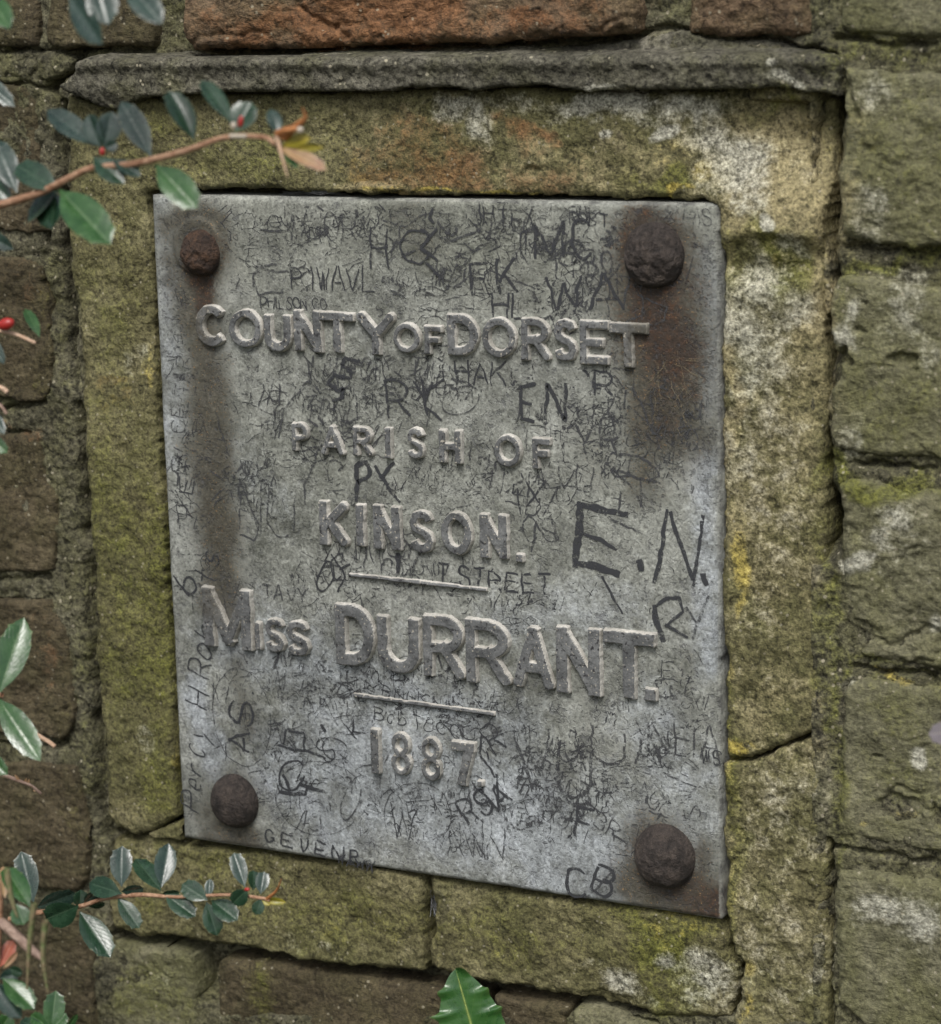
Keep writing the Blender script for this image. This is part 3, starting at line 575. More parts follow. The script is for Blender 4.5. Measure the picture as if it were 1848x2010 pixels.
# raised letters -----------------------------------------------------------
def ell(cx, cy, rx, ry, a0, a1, n=None):
    n = n or max(5, int(abs(a1-a0)/14)+1)
    return [(cx+rx*math.cos(math.radians(a0+(a1-a0)*i/(n-1))), cy+ry*math.sin(math.radians(a0+(a1-a0)*i/(n-1)))) for i in range(n)]
SS = [(.97,.80),(.84,.95),(.5,1),(.17,.95),(.02,.76),(.12,.59),(.36,.52),(.64,.47),(.90,.38),(.99,.22),(.86,.05),(.5,0),(.15,.05),(.02,.22)]
G = {'C': [ell(.5,.5,.5,.5,42,318)], 'O': [ell(.5,.5,.5,.5,0,360)], 'U': [[(0,1)]+ell(.5,.34,.5,.34,180,360)+[(1,1)]],
     'N': [[(0,0),(0,1)],[(0,1),(1,0)],[(1,0),(1,1)]], 'T': [[(0,1),(1,1)],[(.5,1),(.5,0)]], 'Y': [[(0,1),(.5,.46)],[(1,1),(.5,.46)],[(.5,.5),(.5,0)]],
     'F': [[(0,0),(0,1)],[(0,1),(1,1)],[(0,.5),(.8,.5)]], 'D': [[(0,0),(0,1)],[(0,1),(.4,1)]+ell(.4,.5,.6,.5,90,-90)+[(0,0)]],
     'R': [[(0,0),(0,1)],[(0,1),(.5,1)]+ell(.5,.74,.46,.26,90,-90)+[(0,.48)],[(.5,.48),(1,0)]], 'P': [[(0,0),(0,1)],[(0,1),(.5,1)]+ell(.5,.73,.5,.27,90,-90)+[(0,.46)]],
     'S': [SS], 'E': [[(0,0),(0,1)],[(0,1),(1,1)],[(0,.5),(.75,.5)],[(0,0),(1,0)]], 'A': [[(0,0),(.5,1)],[(.5,1),(1,0)],[(.2,.3),(.8,.3)]], 'I': [[(.5,0),(.5,1)]],
     'H': [[(0,0),(0,1)],[(1,0),(1,1)],[(0,.5),(1,.5)]], 'K': [[(0,0),(0,1)],[(1,1),(0,.38)],[(.3,.56),(1,0)]], 'M': [[(0,0),(0,1)],[(0,1),(.5,.08)],[(.5,.08),(1,1)],[(1,0),(1,1)]],
     '1': [[(.5,0),(.5,1)]], '8': [ell(.5,.76,.46,.24,0,360), ell(.5,.25,.5,.25,0,360)], '7': [[(0,1),(1,1)],[(1,1),(.38,0)]], '.': [[(.5,.5),(.5,.5)]],
     'W': [[(0,1),(.25,0)],[(.25,0),(.5,.8)],[(.5,.8),(.75,0)],[(.75,0),(1,1)]], 'V': [[(0,1),(.5,0)],[(.5,0),(1,1)]], 'L': [[(0,1),(0,0)],[(0,0),(1,0)]],
     'B': [[(0,0),(0,1)],[(0,1),(.5,1)]+ell(.5,.76,.4,.24,90,-90)+[(0,.52)],[(.4,.52)]+ell(.5,.26,.5,.26,90,-90)+[(0,0)]], 'G': [ell(.5,.5,.5,.5,40,330)+[(.95,.45),(.6,.45)]],
     'J': [[(1,1)]+ell(.5,.25,.5,.25,0,-170)], 'X': [[(0,0),(1,1)],[(0,1),(1,0)]], '9': [ell(.5,.7,.5,.3,0,360)+[(.9,.4),(.7,0)]], '0': [ell(.5,.5,.5,.5,0,360)], 'Q': [ell(.5,.5,.5,.5,0,360),[(.6,.3),(1.1,-.1)]], 'b': [[(0,1),(0,0)], ell(.4,.3,.4,.3,-180,180)],
     'e': [[(0,.35),(.8,.35)]+ell(.4,.35,.4,.32,0,300)], 'r': [[(0,.65),(0,0)],[(0,.4),(.3,.65),(.6,.6)]], 'c': [ell(.4,.33,.4,.33,50,310)], 'y': [[(0,.6),(.35,.1)],[(.8,.6),(.1,-.45)]], 'o': [ell(.4,.33,.4,.33,0,360)],
     't': [[(.3,1),(.3,.1),(.5,0)],[(0,.65),(.7,.65)]], 's': [[(.7*a, .65*b) for a, b in SS]], 'h': [[(0,1),(0,0)],[(0,.4),(.3,.65),(.6,.5),(.6,0)]], 'a': [ell(.35,.33,.35,.33,0,360)+[(.7,.65),(.75,0)]], 'w': [[(0,.65),(.25,0)],[(.25,0),(.5,.5)],[(.5,.5),(.7,0)],[(.7,0),(.95,.65)]], 'l': [[(.2,1),(.2,.1),(.4,0)]], 'i': [[(.2,.6),(.2,0)]], 'n': [[(0,.65),(0,0)],[(0,.4),(.3,.65),(.6,.5),(.6,0)]]}
def letter_mat():
    t = NT('cast_letter_metal'); A = t.attr('face')
    fine = t.noise(900, 3, .7, off=4); med = t.noise(300, 4, .7, off=6); mid = t.noise(90, 4, .6, off=8)
    top = t.ramp(mid, [(.35, (.066, .069, .070)), (.65, (.148, .153, .152))])
    top = t.mix(t.rng(t.noise(420, 2, .5, off=11), .60, .66), top, (.03, .03, .032))
    top = t.mix(t.rng(t.noise(700, 2, .5, off=13), .64, .70), top, (.34, .32, .27))
    side = t.mix(t.rng(mid, .35, .65), (.32, .31, .275), (.52, .505, .46))
    k = t.rng(t.math('ADD', A[0], t.math('MULTIPLY', t.math('SUBTRACT', med, .5), .8)), .38, .62, 0, 1, True)
    col = t.mix(k, top, side)
    col = t.mix(1.0, col, t.gray(t.rng(fine, .3, .7, .72, 1.25)), 'MULTIPLY')
    col = t.mix(t.math('MULTIPLY', t.rng(t.math('ADD', A[1], t.math('SUBTRACT', med, .5)), .3, .8), t.math('MULTIPLY', A[1], .9)), col, (.07, .06, .038))
    h = t.math('ADD', t.math('MULTIPLY', fine, .5), med)
    return t.done(col, .75, t.bump(h, .0006, .9), .35)
m_letter = letter_mat()
def stroke_sd(strokes, hw, X, Z):
    s = np.full(X.shape, -1.0)
    for pl in strokes:
        closed = len(pl) > 3 and math.hypot(pl[0][0]-pl[-1][0], pl[0][1]-pl[-1][1]) < 1e-6
        short = len(pl) <= 2
        for i in range(len(pl)-1):
            (ax, az), (bx, bz) = pl[i], pl[i+1]
            L = math.hypot(bx-ax, bz-az)
            if L < 1e-9: ux, uz = 1, 0
            else: ux, uz = (bx-ax)/L, (bz-az)/L
            wx, wz = X-(ax+bx)/2, Z-(az+bz)/2
            along = np.abs(wx*ux+wz*uz)-(L/2+(hw if short else 0)); acr = np.abs(-wx*uz+wz*ux)-hw
            d = np.minimum(np.maximum(along, acr), 0)+np.hypot(np.maximum(along, 0), np.maximum(acr, 0))
            s = np.maximum(s, -d)
        if not short:
            for i in range(0 if closed else 1, len(pl)-1):
                s = np.maximum(s, hw-np.hypot(X-pl[i][0], Z-pl[i][1]))
    return s
def cast_letter(ch, x0, y0, x1, y1, H=.0042, wr=.215, seed=0):
    """letter in the plan box (x0,y0 top left) .. (x1,y1 bottom right)"""
    hb = PLATE_H+H*.5
    a = PX(x0, (y0+y1)/2, hb)[0]; b = PX(x1, (y0+y1)/2, hb)[0]
    zt = PX((x0+x1)/2, y0, hb)[1]; zb = PX((x0+x1)/2, y1, hb)[1]
    # the near side walls show on the right and on top: keep the foot of the letter inside the box
    b -= H*.30; zt -= H*.12
    ht = zt-zb; hw = ht*wr*.5*(.62 if ch == '8' else .88 if ch in 'SOPRAE' else 1)
    if ch == '.': hw = min(b-a, ht)*.5
    w = b-a
    if ch in 'I1': hw = min(hw, w*.5)
    def mp(u, v): return (a+hw+u*(w-2*hw), zb+hw+v*(ht-2*hw))
    st = [[mp(u, v) for u, v in pl] for pl in G[ch]]
    bev = .0010
    def sdf(X, Z):
        s = stroke_sd(st, hw, X, Z)
        bx = np.minimum(np.minimum(X-a, b-X), np.minimum(Z-zb, zt-Z))
        return np.minimum(s, bx)+fbm(X, Z, .006, 2, seed+1)*.0005+fbm(X, Z, .0018, 2, seed+2)*.00025+.0004
    def hf(X, Z, S):
        k = (S/bev).clip(0, 1)
        return PLATE_H+H*(1-(1-k)**1.8)+fbm(X, Z, .004, 3, seed+4)*.0005-.0002
    def msk(X, Z, S): return np.stack([1-sstep(.0005, .0010, S), smask(STREAK_D, X, Z, 711)*.75, np.zeros_like(S)], axis=1)
    heightfield('letter', sdf, (a-.001, zb-.001, b+.001, zt+.001), .00052, hf, PLATE_H-.001, m_letter, plaque, {'face': msk})
LET = [('C',385,596,452,680),('O',451,605,519,683),('U',519,607,577,690),('N',578,607,636,691),('T',630,611,700,692),('Y',702,611,780,697),('O',773,632,830,693),('F',834,637,873,696),
       ('D',879,615,945,699),('O',947,621,1019,703),('R',1024,622,1085,708),('S',1088,624,1138,710),('E',1139,627,1200,716),('T',1198,633,1275,722),
       ('P',574,828,610,887),('A',631,833,680,894),('R',694,836,736,895),('I',757,838,773,900),('S',800,838,837,901),('H',863,842,911,910),('O',971,851,1029,917),('F',1046,858,1086,921),
       ('K',628,983,688,1072),('I',700,988,721,1073),('N',734,991,791,1079),('S',805,1000,856,1085),('O',867,1002,932,1090),('N',943,1008,1002,1097),('.',1014,1084,1033,1104),
       ('M',401,1154,499,1273),('I',500,1220,519,1276),('S',522,1212,563,1280),('S',564,1217,611,1288),('D',660,1186,741,1307),('U',742,1197,830,1322),('R',832,1207,918,1331),('R',916,1216,1008,1343),
       ('A',1008,1228,1093,1351),('N',1093,1230,1185,1363),('T',1186,1238,1292,1372),('.',1267,1347,1295,1378),
       ('1',729,1429,750,1518),('8',769,1437,811,1522),('8',828,1446,871,1532),('7',888,1454,938,1543),('.',938,1530,953,1546)]
for i, (ch, *b) in enumerate(LET):
    big = (b[3]-b[1]) > 105
    cast_letter(ch, *b, H=.0041 if big else .0036, wr=.20 if big else .228, seed=800+i*11)
for k, ((ax, ay), (bx, by)) in enumerate([((688,1129),(953,1158)), ((697,1365),(968,1402))]):
    p, q = PX(ax, ay, PLATE_H+.0015), PX(bx, by, PLATE_H+.0015); hw = .0014
    def sdf(X, Z, p=p, q=q): return stroke_sd([[p, q]], hw, X, Z)*1.0+fbm(X, Z, .005, 2, 77)*.0005
    def hf(X, Z, S): return PLATE_H+.0028*(1-(1-(S/.0012).clip(0, 1))**1.8)+fbm(X, Z, .003, 2, 78)*.0004
    def msk(X, Z, S): return np.stack([1-sstep(.0003, .0008, S), np.zeros_like(S), np.zeros_like(S)], axis=1)
    heightfield('rule_line', sdf, (p[0]-.003, min(p[1], q[1])-.003, q[0]+.003, max(p[1], q[1])+.003), .0005, hf, PLATE_H-.001, m_letter, plaque, {'face': msk})

# bolts --------------------------------------------------------------------
def rust_mat(name, c0, c1, c2):
    t = NT(name); mid = t.noise(120, 5, .65, .3, off=2); fine = t.noise(650, 4, .75, off=4); med = t.noise(260, 5, .7, .4, off=6)
    col = t.ramp(t.math('ADD', t.math('MULTIPLY', mid, .6), t.math('MULTIPLY', med, .4)), [(.36, c0), (.5, c1), (.66, c2)])
    col = t.mix(1.0, col, t.gray(t.rng(fine, .3, .7, .55, 1.4)), 'MULTIPLY')
    h = t.math('ADD', t.math('MULTIPLY', fine, .5), t.math('MULTIPLY', med, 1.2))
    return t.done(col, .8, t.bump(h, .0026, 1), .4)
m_rust_a = rust_mat('rusty_bolt', (.020, .013, .010), (.048, .030, .021), (.105, .056, .030))
m_rust_b = rust_mat('dark_rusty_bolt', (.019, .016, .014), (.046, .037, .032), (.088, .070, .056))
def bolt(px, py, rpx, mat, hk=.62, seed=0, lump=1.0):
    h0 = PLATE_H; R = rpx*MPP; c = PX(px, py, h0+R*.22)
    nu, nv = 72, 34; V = []; Fq = []
    org = world_loc(plaque)
    ph = np.linspace(0, 2*math.pi, nu, endpoint=False)
    rings = []
    for j in range(nv):
        a = math.pi/2*j/(nv-1)
        rr = R*math.cos(a)**.95 if j < nv-1 else 0.0002; hh = R*hk*math.sin(a)
        x = np.cos(ph)*rr; z = np.sin(ph)*rr*1.04
        n1 = fbm(c[0]*3+x+hh, c[1]*3+z-hh*.7, .007, 4, seed)*.0034*lump*min(1, .35+hh/(R*hk))+fbm(c[0]*3+x, c[1]*3+z+hh, .0022, 3, seed+3)*.0011*lump
        k = 1+fbm(np.cos(ph)*.02, np.sin(ph)*.02, .012, 3, seed+5)*.07*lump
        rings.append(np.stack([c[0]+x*k-org[0], -(h0+hh+n1-(.002 if j == 0 else 0))-org[1], c[1]+z*k-org[2]], axis=1))
    V = np.concatenate(rings)
    for j in range(nv-1):
        i0 = np.arange(nu); i1 = (i0+1) % nu
        Fq.append(np.stack([j*nu+i0, j*nu+i1, (j+1)*nu+i1, (j+1)*nu+i0], axis=1))
    me = raw_mesh('bolt', V, np.concatenate(Fq))
    return link('bolt', me, mat, plaque)
b = bolt(393, 496, 41, m_rust_a, .85, 901); b['label'] = 'small crusted rusty bolt head in upper left corner'
bolt(1281, 501, 53, m_rust_b, .75, 911, .9)
bolt(457, 1575, 51, m_rust_b, .80, 921, .3)
bolt(1302, 1684, 56, m_rust_b, .80, 931, .35)

# graffiti: scratched and inked names --------------------------------------
def ink_mat(name, lo, hi, col=(.028, .030, .034), op=.92):
    t = NT(name); n = t.math('ADD', t.math('MULTIPLY', t.noise(640, 4, .8, off=41), .65), t.math('MULTIPLY', t.noise(130, 4, .6, off=43), .35))
    a = t.math('MULTIPLY', t.rng(n, lo, hi), op)
    tr = t.n.new('ShaderNodeBsdfTransparent'); mx = t.n.new('ShaderNodeMixShader')
    t.b.inputs['Base Color'].default_value = (*col, 1); t.b.inputs['Roughness'].default_value = .8
    t.l.new(a, mx.inputs[0]); t.l.new(tr.outputs[0], mx.inputs[1]); t.l.new(t.b.outputs[0], mx.inputs[2]); t.l.new(mx.outputs[0], t.out.inputs['Surface'])
    return t.m
m_ink = ink_mat('worn_black_ink', .365, .475); m_ink_faint = ink_mat('faded_ink', .42, .53, (.045, .047, .05), .85); m_scr = ink_mat('thin_scratches', .45, .53, (.035, .037, .04), .8)
def ribbon(polys, wpx, wob=1.0, h=.00032, taper=True):
    """flat stroke strips on the plate; polys are lists of wall points (x, z)"""
    V = []; Fq = []; org = world_loc(plaque)
    for pl in polys:
        p = np.array(pl, float)
        if len(p) < 2: continue
        seg = np.hypot(*np.diff(p, axis=0).T); s = np.concatenate([[0], np.cumsum(seg)])
        if s[-1] < 1e-5: continue
        n = max(4, int(s[-1]/.0011)); u = np.linspace(0, s[-1], n)
        x = np.interp(u, s, p[:, 0]); z = np.interp(u, s, p[:, 1])
        o1, o2 = random.random()*9, random.random()*9
        x = x+fbm(u+o1, u*0+o2, .006, 2, 5)*.0013*wob; z = z+fbm(u+o2, u*0+o1, .006, 2, 6)*.0013*wob
        tx = np.gradient(x); tz = np.gradient(z); L = np.hypot(tx, tz)+1e-9
        w = wpx*MPP*.5*(1+fbm(u+o1*3, u*0, .003, 2, 8)*.5)
        if taper: w = w*(.55+.45*np.sin(np.linspace(.15, math.pi-.15, n))**.4)
        hh = PLATE_H+h+random.random()*.00012
        base = len(V)
        for i in range(n):
            nx_, nz_ = -tz[i]/L[i]*w[i], tx[i]/L[i]*w[i]
            V.append((x[i]+nx_-org[0], -hh-org[1], z[i]+nz_-org[2])); V.append((x[i]-nx_-org[0], -hh-org[1], z[i]-nz_-org[2]))
        for i in range(n-1):
            q = base+2*i; Fq.append((q, q+1, q+3, q+2))
    return raw_mesh('graffiti', V, np.array(Fq), None, False) if Fq else None
def gtext(txt, px, py, size, ang=0, w=4, mat=None, asp=.62, wob=1.2, gap=.3, slant=0.0):
    """hand lettering: baseline start at plan point, capital height in plan pixels, angle from the wall's horizontal"""
    o = PX(px, py, PLATE_H); k = size*MPP; ca, sa = math.cos(math.radians(ang)), math.sin(math.radians(ang)); adv = 0; out = []
    for ch in txt:
        if ch == ' ': adv += asp*.8; continue
        wd = asp*(.25 if ch in '.1Iil' else 1)*random.uniform(.85, 1.15); hk = random.uniform(.88, 1.1)
        for pl in G[ch]:
            if ch == '.': pl = [(.5, 0), (.55, .1)]
            pts = []
            for u, v in pl:
                X = (adv+u*wd+v*slant)*k; Y = v*hk*k
                pts.append((o[0]+X*ca-Y*sa, o[1]+X*sa+Y*ca))
            out.append(pts)
        adv += wd+gap*asp
    me = ribbon(out, w, wob)
    return link('graffiti', me, mat or m_ink, plate)
def gline(lines, w=5, mat=None, wob=1.0):
    me = ribbon([[PX(a, b, PLATE_H) for a, b in pl] for pl in lines], w, wob)
    return link('graffiti', me, mat or m_ink, plate)
def circ(cx, cy, rx, ry, a0=0, a1=360, rot=0, n=28):
    r = math.radians(rot)
    return [(cx+rx*math.cos(math.radians(t))*math.cos(r)-ry*math.sin(math.radians(t))*math.sin(r), cy+rx*math.cos(math.radians(t))*math.sin(r)+ry*math.sin(math.radians(t))*math.cos(r)) for t in np.linspace(a0, a1, n)]
# the heavy inked initials
gline([[(1141,984),(1136,1050),(1129,1114)]], 15, wob=.6); gline([[(1141,991),(1190,1002),(1233,1010)]], 13, wob=.6); gline([[(1143,1048),(1180,1060),(1212,1078)]], 7); gline([[(1130,1104),(1175,1112),(1218,1128)]], 13, wob=.6)
gline([[(1254,1098),(1258,1120)]], 13); gline([[(1313,1000),(1300,1070),(1286,1142)]], 8); gline([[(1316,1004),(1338,1070),(1362,1138)]], 8); gline([[(1382,1012),(1372,1080),(1362,1150)]], 7); gline([[(1380,1124),(1388,1150)]], 11)
gline([[(1184,1130),(1200,1165),(1222,1206)]], 5); gline([[(1284,1186),(1290,1225),(1302,1262)]], 10); gline([[(1288,1192),(1312,1172),(1336,1176),(1342,1202),(1306,1228)],[(1308,1226),(1352,1250)]], 6); gline([[(1350,1190),(1370,1225),(1390,1170)],[(1366,1226),(1362,1256)]], 5, m_ink_faint)
# second rank of initials
gline([[(1022,756),(1024,824)],[(1022,758),(1052,752)],[(1024,792),(1046,790)],[(1024,822),(1052,828)]], 7); gline([[(1072,824),(1076,752),(1112,828),(1112,752)]], 7)
gtext('PR', 1128, 776, 48, 0, 5); gtext('MC', 1054, 508, 60, 2, 6, asp=.75, gap=.35); gline([[(1022,500),(1024,455),(1034,452),(1032,498)]], 4)
gtext('1980', 1092, 548, 42, 8, 4, m_ink_faint); gtext('WA', 1078, 612, 62, 3, 6, asp=.95, gap=.2); gtext('FK', 928, 582, 62, 4, 6, asp=.55, gap=.7); gtext('HL', 968, 622, 44, 0, 4, m_ink)
gtext('H', 730, 526, 76, 0, 4, asp=.45); gline([circ(817,484,31,32,20,330)], 4); gline([[(850,408),(842,425),(852,438)],[(826,448),(846,462),(828,486),(860,512)],[(838,470),(858,450)],[(836,515),(868,548)]], 6)
gtext('P.IWAVL', 572, 566, 44, 0, 3, m_ink, asp=.5, gap=.35); gtext('PHILSON CO', 513, 604, 20, 0, 2.4, asp=.55, gap=.35)
gline([[(700,706),(676,700),(670,716),(690,728),(690,742),(668,738)],[(680,744),(658,736),(645,752),(662,768),(676,762),(674,780),(652,786)]], 7); gline([[(702,706),(706,712)]], 8)
gtext('RY', 764, 820, 62, 6, 5, m_ink, asp=.75); gline([[(826,740),(836,800),(868,826)],[(836,770),(872,744)]], 5); gline([circ(905,786,38,26,0,350,-25)], 2.5, m_ink_faint); gtext('HAK', 896, 752, 40, 0, 3.5, m_ink, asp=.7)
gline([[(702,986),(698,914),(720,908),(728,934),(704,948)]], 9); gline([[(736,912),(752,940),(786,986)],[(776,908),(748,938)]], 7)
gtext('T.STREET', 862, 1144, 34, -1, 4.5, m_ink, asp=.62, gap=.42); gline([[(782,1084),(784,1122)]], 10); gtext('TAVY', 515, 1172, 26, -2, 3.5, m_ink_faint, asp=.8)
gline([circ(640,1130,14,30,-60,280,20), circ(664,1112,12,26,40,300,10)], 3.5); gline([[(650,1090),(680,1130),(662,1160)],[(668,1118),(688,1108)]], 4)
gtext('AS.', 492, 1478, 48, 84, 5.5, asp=.9, gap=.35); gline([circ(476,1408,56,96,0,352,-8)], 2.0, m_ink_faint)
gline([[(546,1462),(600,1474),(640,1488)],[(556,1462),(562,1432),(600,1440),(598,1474)]], 5); gline([[(632,1420),(638,1436)]], 8); gline([circ(574,1522,24,32,-20,300,30)], 4.5); gline([[(548,1552),(600,1562),(604,1540)],[(588,1540),(640,1554)],[(556,1520),(572,1552)]], 7)
gline([circ(628,1566,86,72,30,330,8)], 2.0, m_ink_faint); gline([circ(820,1602,66,66,150,400,0)], 2.2, m_ink_faint); gline([circ(660,1470,26,20,0,320,30), circ(690,1570,16,40,-40,240,20)], 3, m_ink_faint)
gtext('GEVENR', 520, 1652, 26, -5, 4, m_ink, asp=.8, gap=.75); gtext('WAWW', 660, 1694, 22, -5, 2.5, m_ink, asp=.9, gap=.05)
gtext('C', 1112, 1758, 56, 0, 6, m_ink, asp=.75); gtext('B', 1162, 1748, 56, -14, 6, m_ink, asp=.7); gline([[(1150,1764),(1212,1704)]], 4, m_ink_faint)
gtext('F', 1130, 1640, 62, -6, 5, m_ink, asp=.5); gline([[(1118,1640),(1122,1646)]], 6); gtext('RSA', 922, 1620, 44, 34, 5, m_ink, asp=.7); gtext('W', 940, 1690, 60, 12, 3, m_ink_faint, asp=1.1); gtext('V', 960, 1600, 70, 30, 4.5, m_ink, asp=.7)
gtext('VU', 1010, 1544, 104, -2, 6, m_ink_faint, asp=.62, gap=.2); gline([[(1044,1480),(1072,1540)]], 9, m_ink_faint); gtext('UA', 1168, 1496, 64, 4, 5, m_ink_faint, asp=.85); gtext('R', 972, 1480, 58, 34, 3, m_ink, asp=.6)
gline([[(948,1440),(942,1480),(972,1524)],[(955,1478),(958,1490)]], 5); gtext('K', 700, 1452, 34, 40, 3.5, m_ink); gtext('S', 640, 1500, 44, 30, 2.5, m_ink, asp=.8)
gtext('BNHSNI', 750, 1366, 22, -6, 2, m_ink, asp=.8, gap=.5); gtext('BobTCCCU', 734, 1412, 24, -5, 2, m_ink, asp=.8, gap=.4)
# pencilled signature running up the left side
gtext('Percy H Roberts', 392, 1596, 46, 82, 3.4, m_ink, asp=.62, gap=.3, slant=.25); gtext('TJU', 372, 1200, 30, 0, 3, m_ink_faint, gap=.7)
gtext('E', 378, 968, 30, 80, 3, m_ink, asp=.8); gtext('P', 352, 1044, 52, 0, 2.2, m_ink, asp=.4); gtext('V', 372, 905, 34, 84, 2.6, m_ink_faint); gtext('GE', 366, 850, 36, 86, 2.4, m_ink_faint); gtext('TAR', 372, 780, 34, 84, 2, m_ink_faint); gtext('b', 372, 1172, 56, 40, 4.5, m_ink)
gtext('NU', 470, 1040, 90, -4, 3, m_ink_faint, asp=.55, gap=.3); gline([[(500,1010),(510,1030),(500,1060),(470,1050)]], 4, m_ink_faint); gline([[(600,760),(560,800),(548,860)],[(632,870),(600,950),(598,990)]], 4, m_ink_faint)
gtext('lx', 1000, 970, 50, 10, 4, m_ink, asp=.5) if False else gline([[(1008,950),(1004,970),(1016,960),(1022,1010)],[(1034,944),(1060,985)],[(1068,946),(1036,992)]], 4)
gtext('VU', 1095, 960, 44, -4, 3, m_ink_faint); gtext('YR', 1130, 900, 70, 2, 5, m_ink_faint, asp=.6); gtext('CS', 1030, 1065, 46, 4, 3.5, m_ink_faint); gtext('W', 765, 1640, 70, -4, 2.2, m_ink, asp=.8); gtext('AW', 880, 1680, 50, 6, 2.2, m_ink_faint)
gtext('OR', 640, 470, 44, 0, 3, m_ink_faint); gtext('JHT', 920, 440, 36, 0, 2.6, m_ink); gtext('TEX', 980, 446, 30, 2, 2.4, m_ink); gtext('ROBT', 1120, 440, 22, -2, 2.4, m_ink); gtext('XY', 560, 470, 40, 10, 2.4, m_ink_faint); gtext('HIS', 1345, 440, 26, 0, 2, m_ink_faint)
gtext('NHA', 1275, 1474, 60, 0, 4, m_ink_faint); gtext('WS', 1375, 1495, 26, -4, 2.6, m_ink); gtext('E', 1300, 1330, 34, 0, 2, m_ink); gtext('YA', 1230, 1560, 30, 0, 2.2, m_ink_faint); gtext('BR', 1165, 1620, 34, -30, 3, m_ink_faint); gtext('Q', 1350, 880, 30, 0, 2.4, m_ink_faint)
m_tan = ink_mat('pale_scratch', .44, .56, (.20, .165, .10), .8)
gline([[(1288,702),(1302,790)],[(1300,700),(1322,760),(1348,836)],[(1312,705),(1276,752)],[(1318,700),(1376,712)],[(1330,745),(1372,800)],[(1296,742),(1284,800)],[(1310,770),(1360,850)],[(1322,716),(1380,738)],[(1268,780),(1300,730)],[(1340,760),(1310,830)],[(1300,800),(1352,870)]], 1.2, m_tan, 1.5)
gline([[(1350,700),(1376,705)],[(1270,845),(1300,790)],[(1336,800),(1366,780)],[(1330,690),(1346,760),(1366,812)]], 1.0, m_tan, 1.5)
# countless small scratches
def scratch_field(n, seed, wlo, whi, mat, size=1.0):
    random.seed(seed); polys = []
    zone = [(640,440,240,40),(1020,450,240,50),(1100,590,100,40),(860,560,200,60),(700,740,200,50),(1150,800,110,80),(1120,1560,220,100),(760,1340,200,20),(600,450,260,60),(1000,480,220,80),(800,760,300,60),(900,950,250,60),(700,1130,240,50),(1000,1180,120,60),(620,1350,140,50),(900,1400,150,30),(1100,1480,200,60),(1300,1400,80,160),(850,1600,200,80),(560,1500,120,100),(1100,1600,160,60),(1330,850,60,100),(480,950,60,120),(350,900,20,300),(1180,860,60,80),(620,820,150,60)]
    frag = [pl for ch in 'CUNSRAEWVBGJXKMTH' for pl in G[ch] if len(pl) >= 2]
    for _ in range(n):
        zx, zy, rx, ry = random.choice(zone); cx = random.gauss(zx, rx*random.choice([.3, .7])); cy = random.gauss(zy, ry*random.choice([.3, .7]))
        a = random.choice([random.gauss(0, .2), random.gauss(0, .2), random.gauss(1.4, .3), random.uniform(0, 6.28)]); k = size*random.uniform(9, 34)*random.choice([.8, 1, 1, 1.6]); asp = random.uniform(.35, .8); w = random.uniform(wlo, whi)
        x, y = cx, cy
        for q in range(random.choice([1, 2, 3, 4])):
            pl = random.choice(frag); pts = []
            for u, v in pl:
                X = u*k*asp*random.uniform(.85, 1.15); Y = v*k*random.uniform(.9, 1.1); pts.append((x+X*math.cos(a)+Y*math.sin(a), y+X*math.sin(a)-Y*math.cos(a)))
            x += k*asp*.8*math.cos(a); y += k*asp*.8*math.sin(a)
            if all(325 < u < 1395 and 400 < v < 1625+(u-357)*.15 for u, v in pts): polys.append(([PX(u, v, PLATE_H) for u, v in pts], w))
    groups = {}
    for p, w in polys: groups.setdefault(round(w*2)/2, []).append(p)
    for w, ps in groups.items():
        o = link('scratch_marks', ribbon(ps, w, 1.6, .00022), mat, plate); o['kind'] = 'stuff'
scratch_field(850, 11, 1.4, 2.4, m_scr); scratch_field(300, 12, 1.8, 4.0, m_ink_faint); scratch_field(120, 13, 2.0, 5.0, m_ink_faint, 2.0); scratch_field(130, 14, 1.4, 2.2, m_scr, 2.2)
random.seed(21)
# ------------------------------------------------------------------ plants
def leaf_mat(name, c0, c1, rib, rough=.24, spec=.55, trans=.0):
    t = NT(name); A = t.attr('leafuv')
    n = t.noise(140, 4, .6, off=3); fine = t.noise(600, 3, .6, off=5)
    col = t.mix(t.rng(n, .35, .65), c0, c1)
    mid = t.rng(t.math('ABSOLUTE', t.math('SUBTRACT', A[1], .5)), .012, .035, 1, 0, True)
    col = t.mix(t.math('MULTIPLY', mid, .55), col, rib)
    # side veins run forward from the midrib
    vv = t.math('SUBTRACT', t.math('MULTIPLY', A[0], 9), t.math('MULTIPLY', t.math('ABSOLUTE', t.math('SUBTRACT', A[1], .5)), 7))
    vein = t.math('ABSOLUTE', t.math('SUBTRACT', t.math('FRACT', vv), .5))
    vs = t.rng(vein, .0, .10, 1, 0, True)
    col = t.mix(t.math('MULTIPLY', vs, .08), col, rib)
    col = t.mix(t.math('MULTIPLY', A[2], .6), col, t.mix(.5, rib, (.20, .16, .06)))
    h = t.math('ADD', t.math('MULTIPLY', vs, -.2), t.math('ADD', t.math('MULTIPLY', n, 1.6), t.math('MULTIPLY', fine, .2)))
    t.done(col, t.rng(n, .3, .7, rough-.06, rough+.08), t.bump(h, .0005, .5), spec)
    t.b.inputs['Coat Weight'].default_value = .15; t.b.inputs['Coat Roughness'].default_value = .24; t.b.inputs['Coat IOR'].default_value = 1.6
    return t.m
m_leaf = leaf_mat('glossy_dark_leaf', (.009, .028, .014), (.019, .050, .025), (.06, .10, .06), .25, .42)
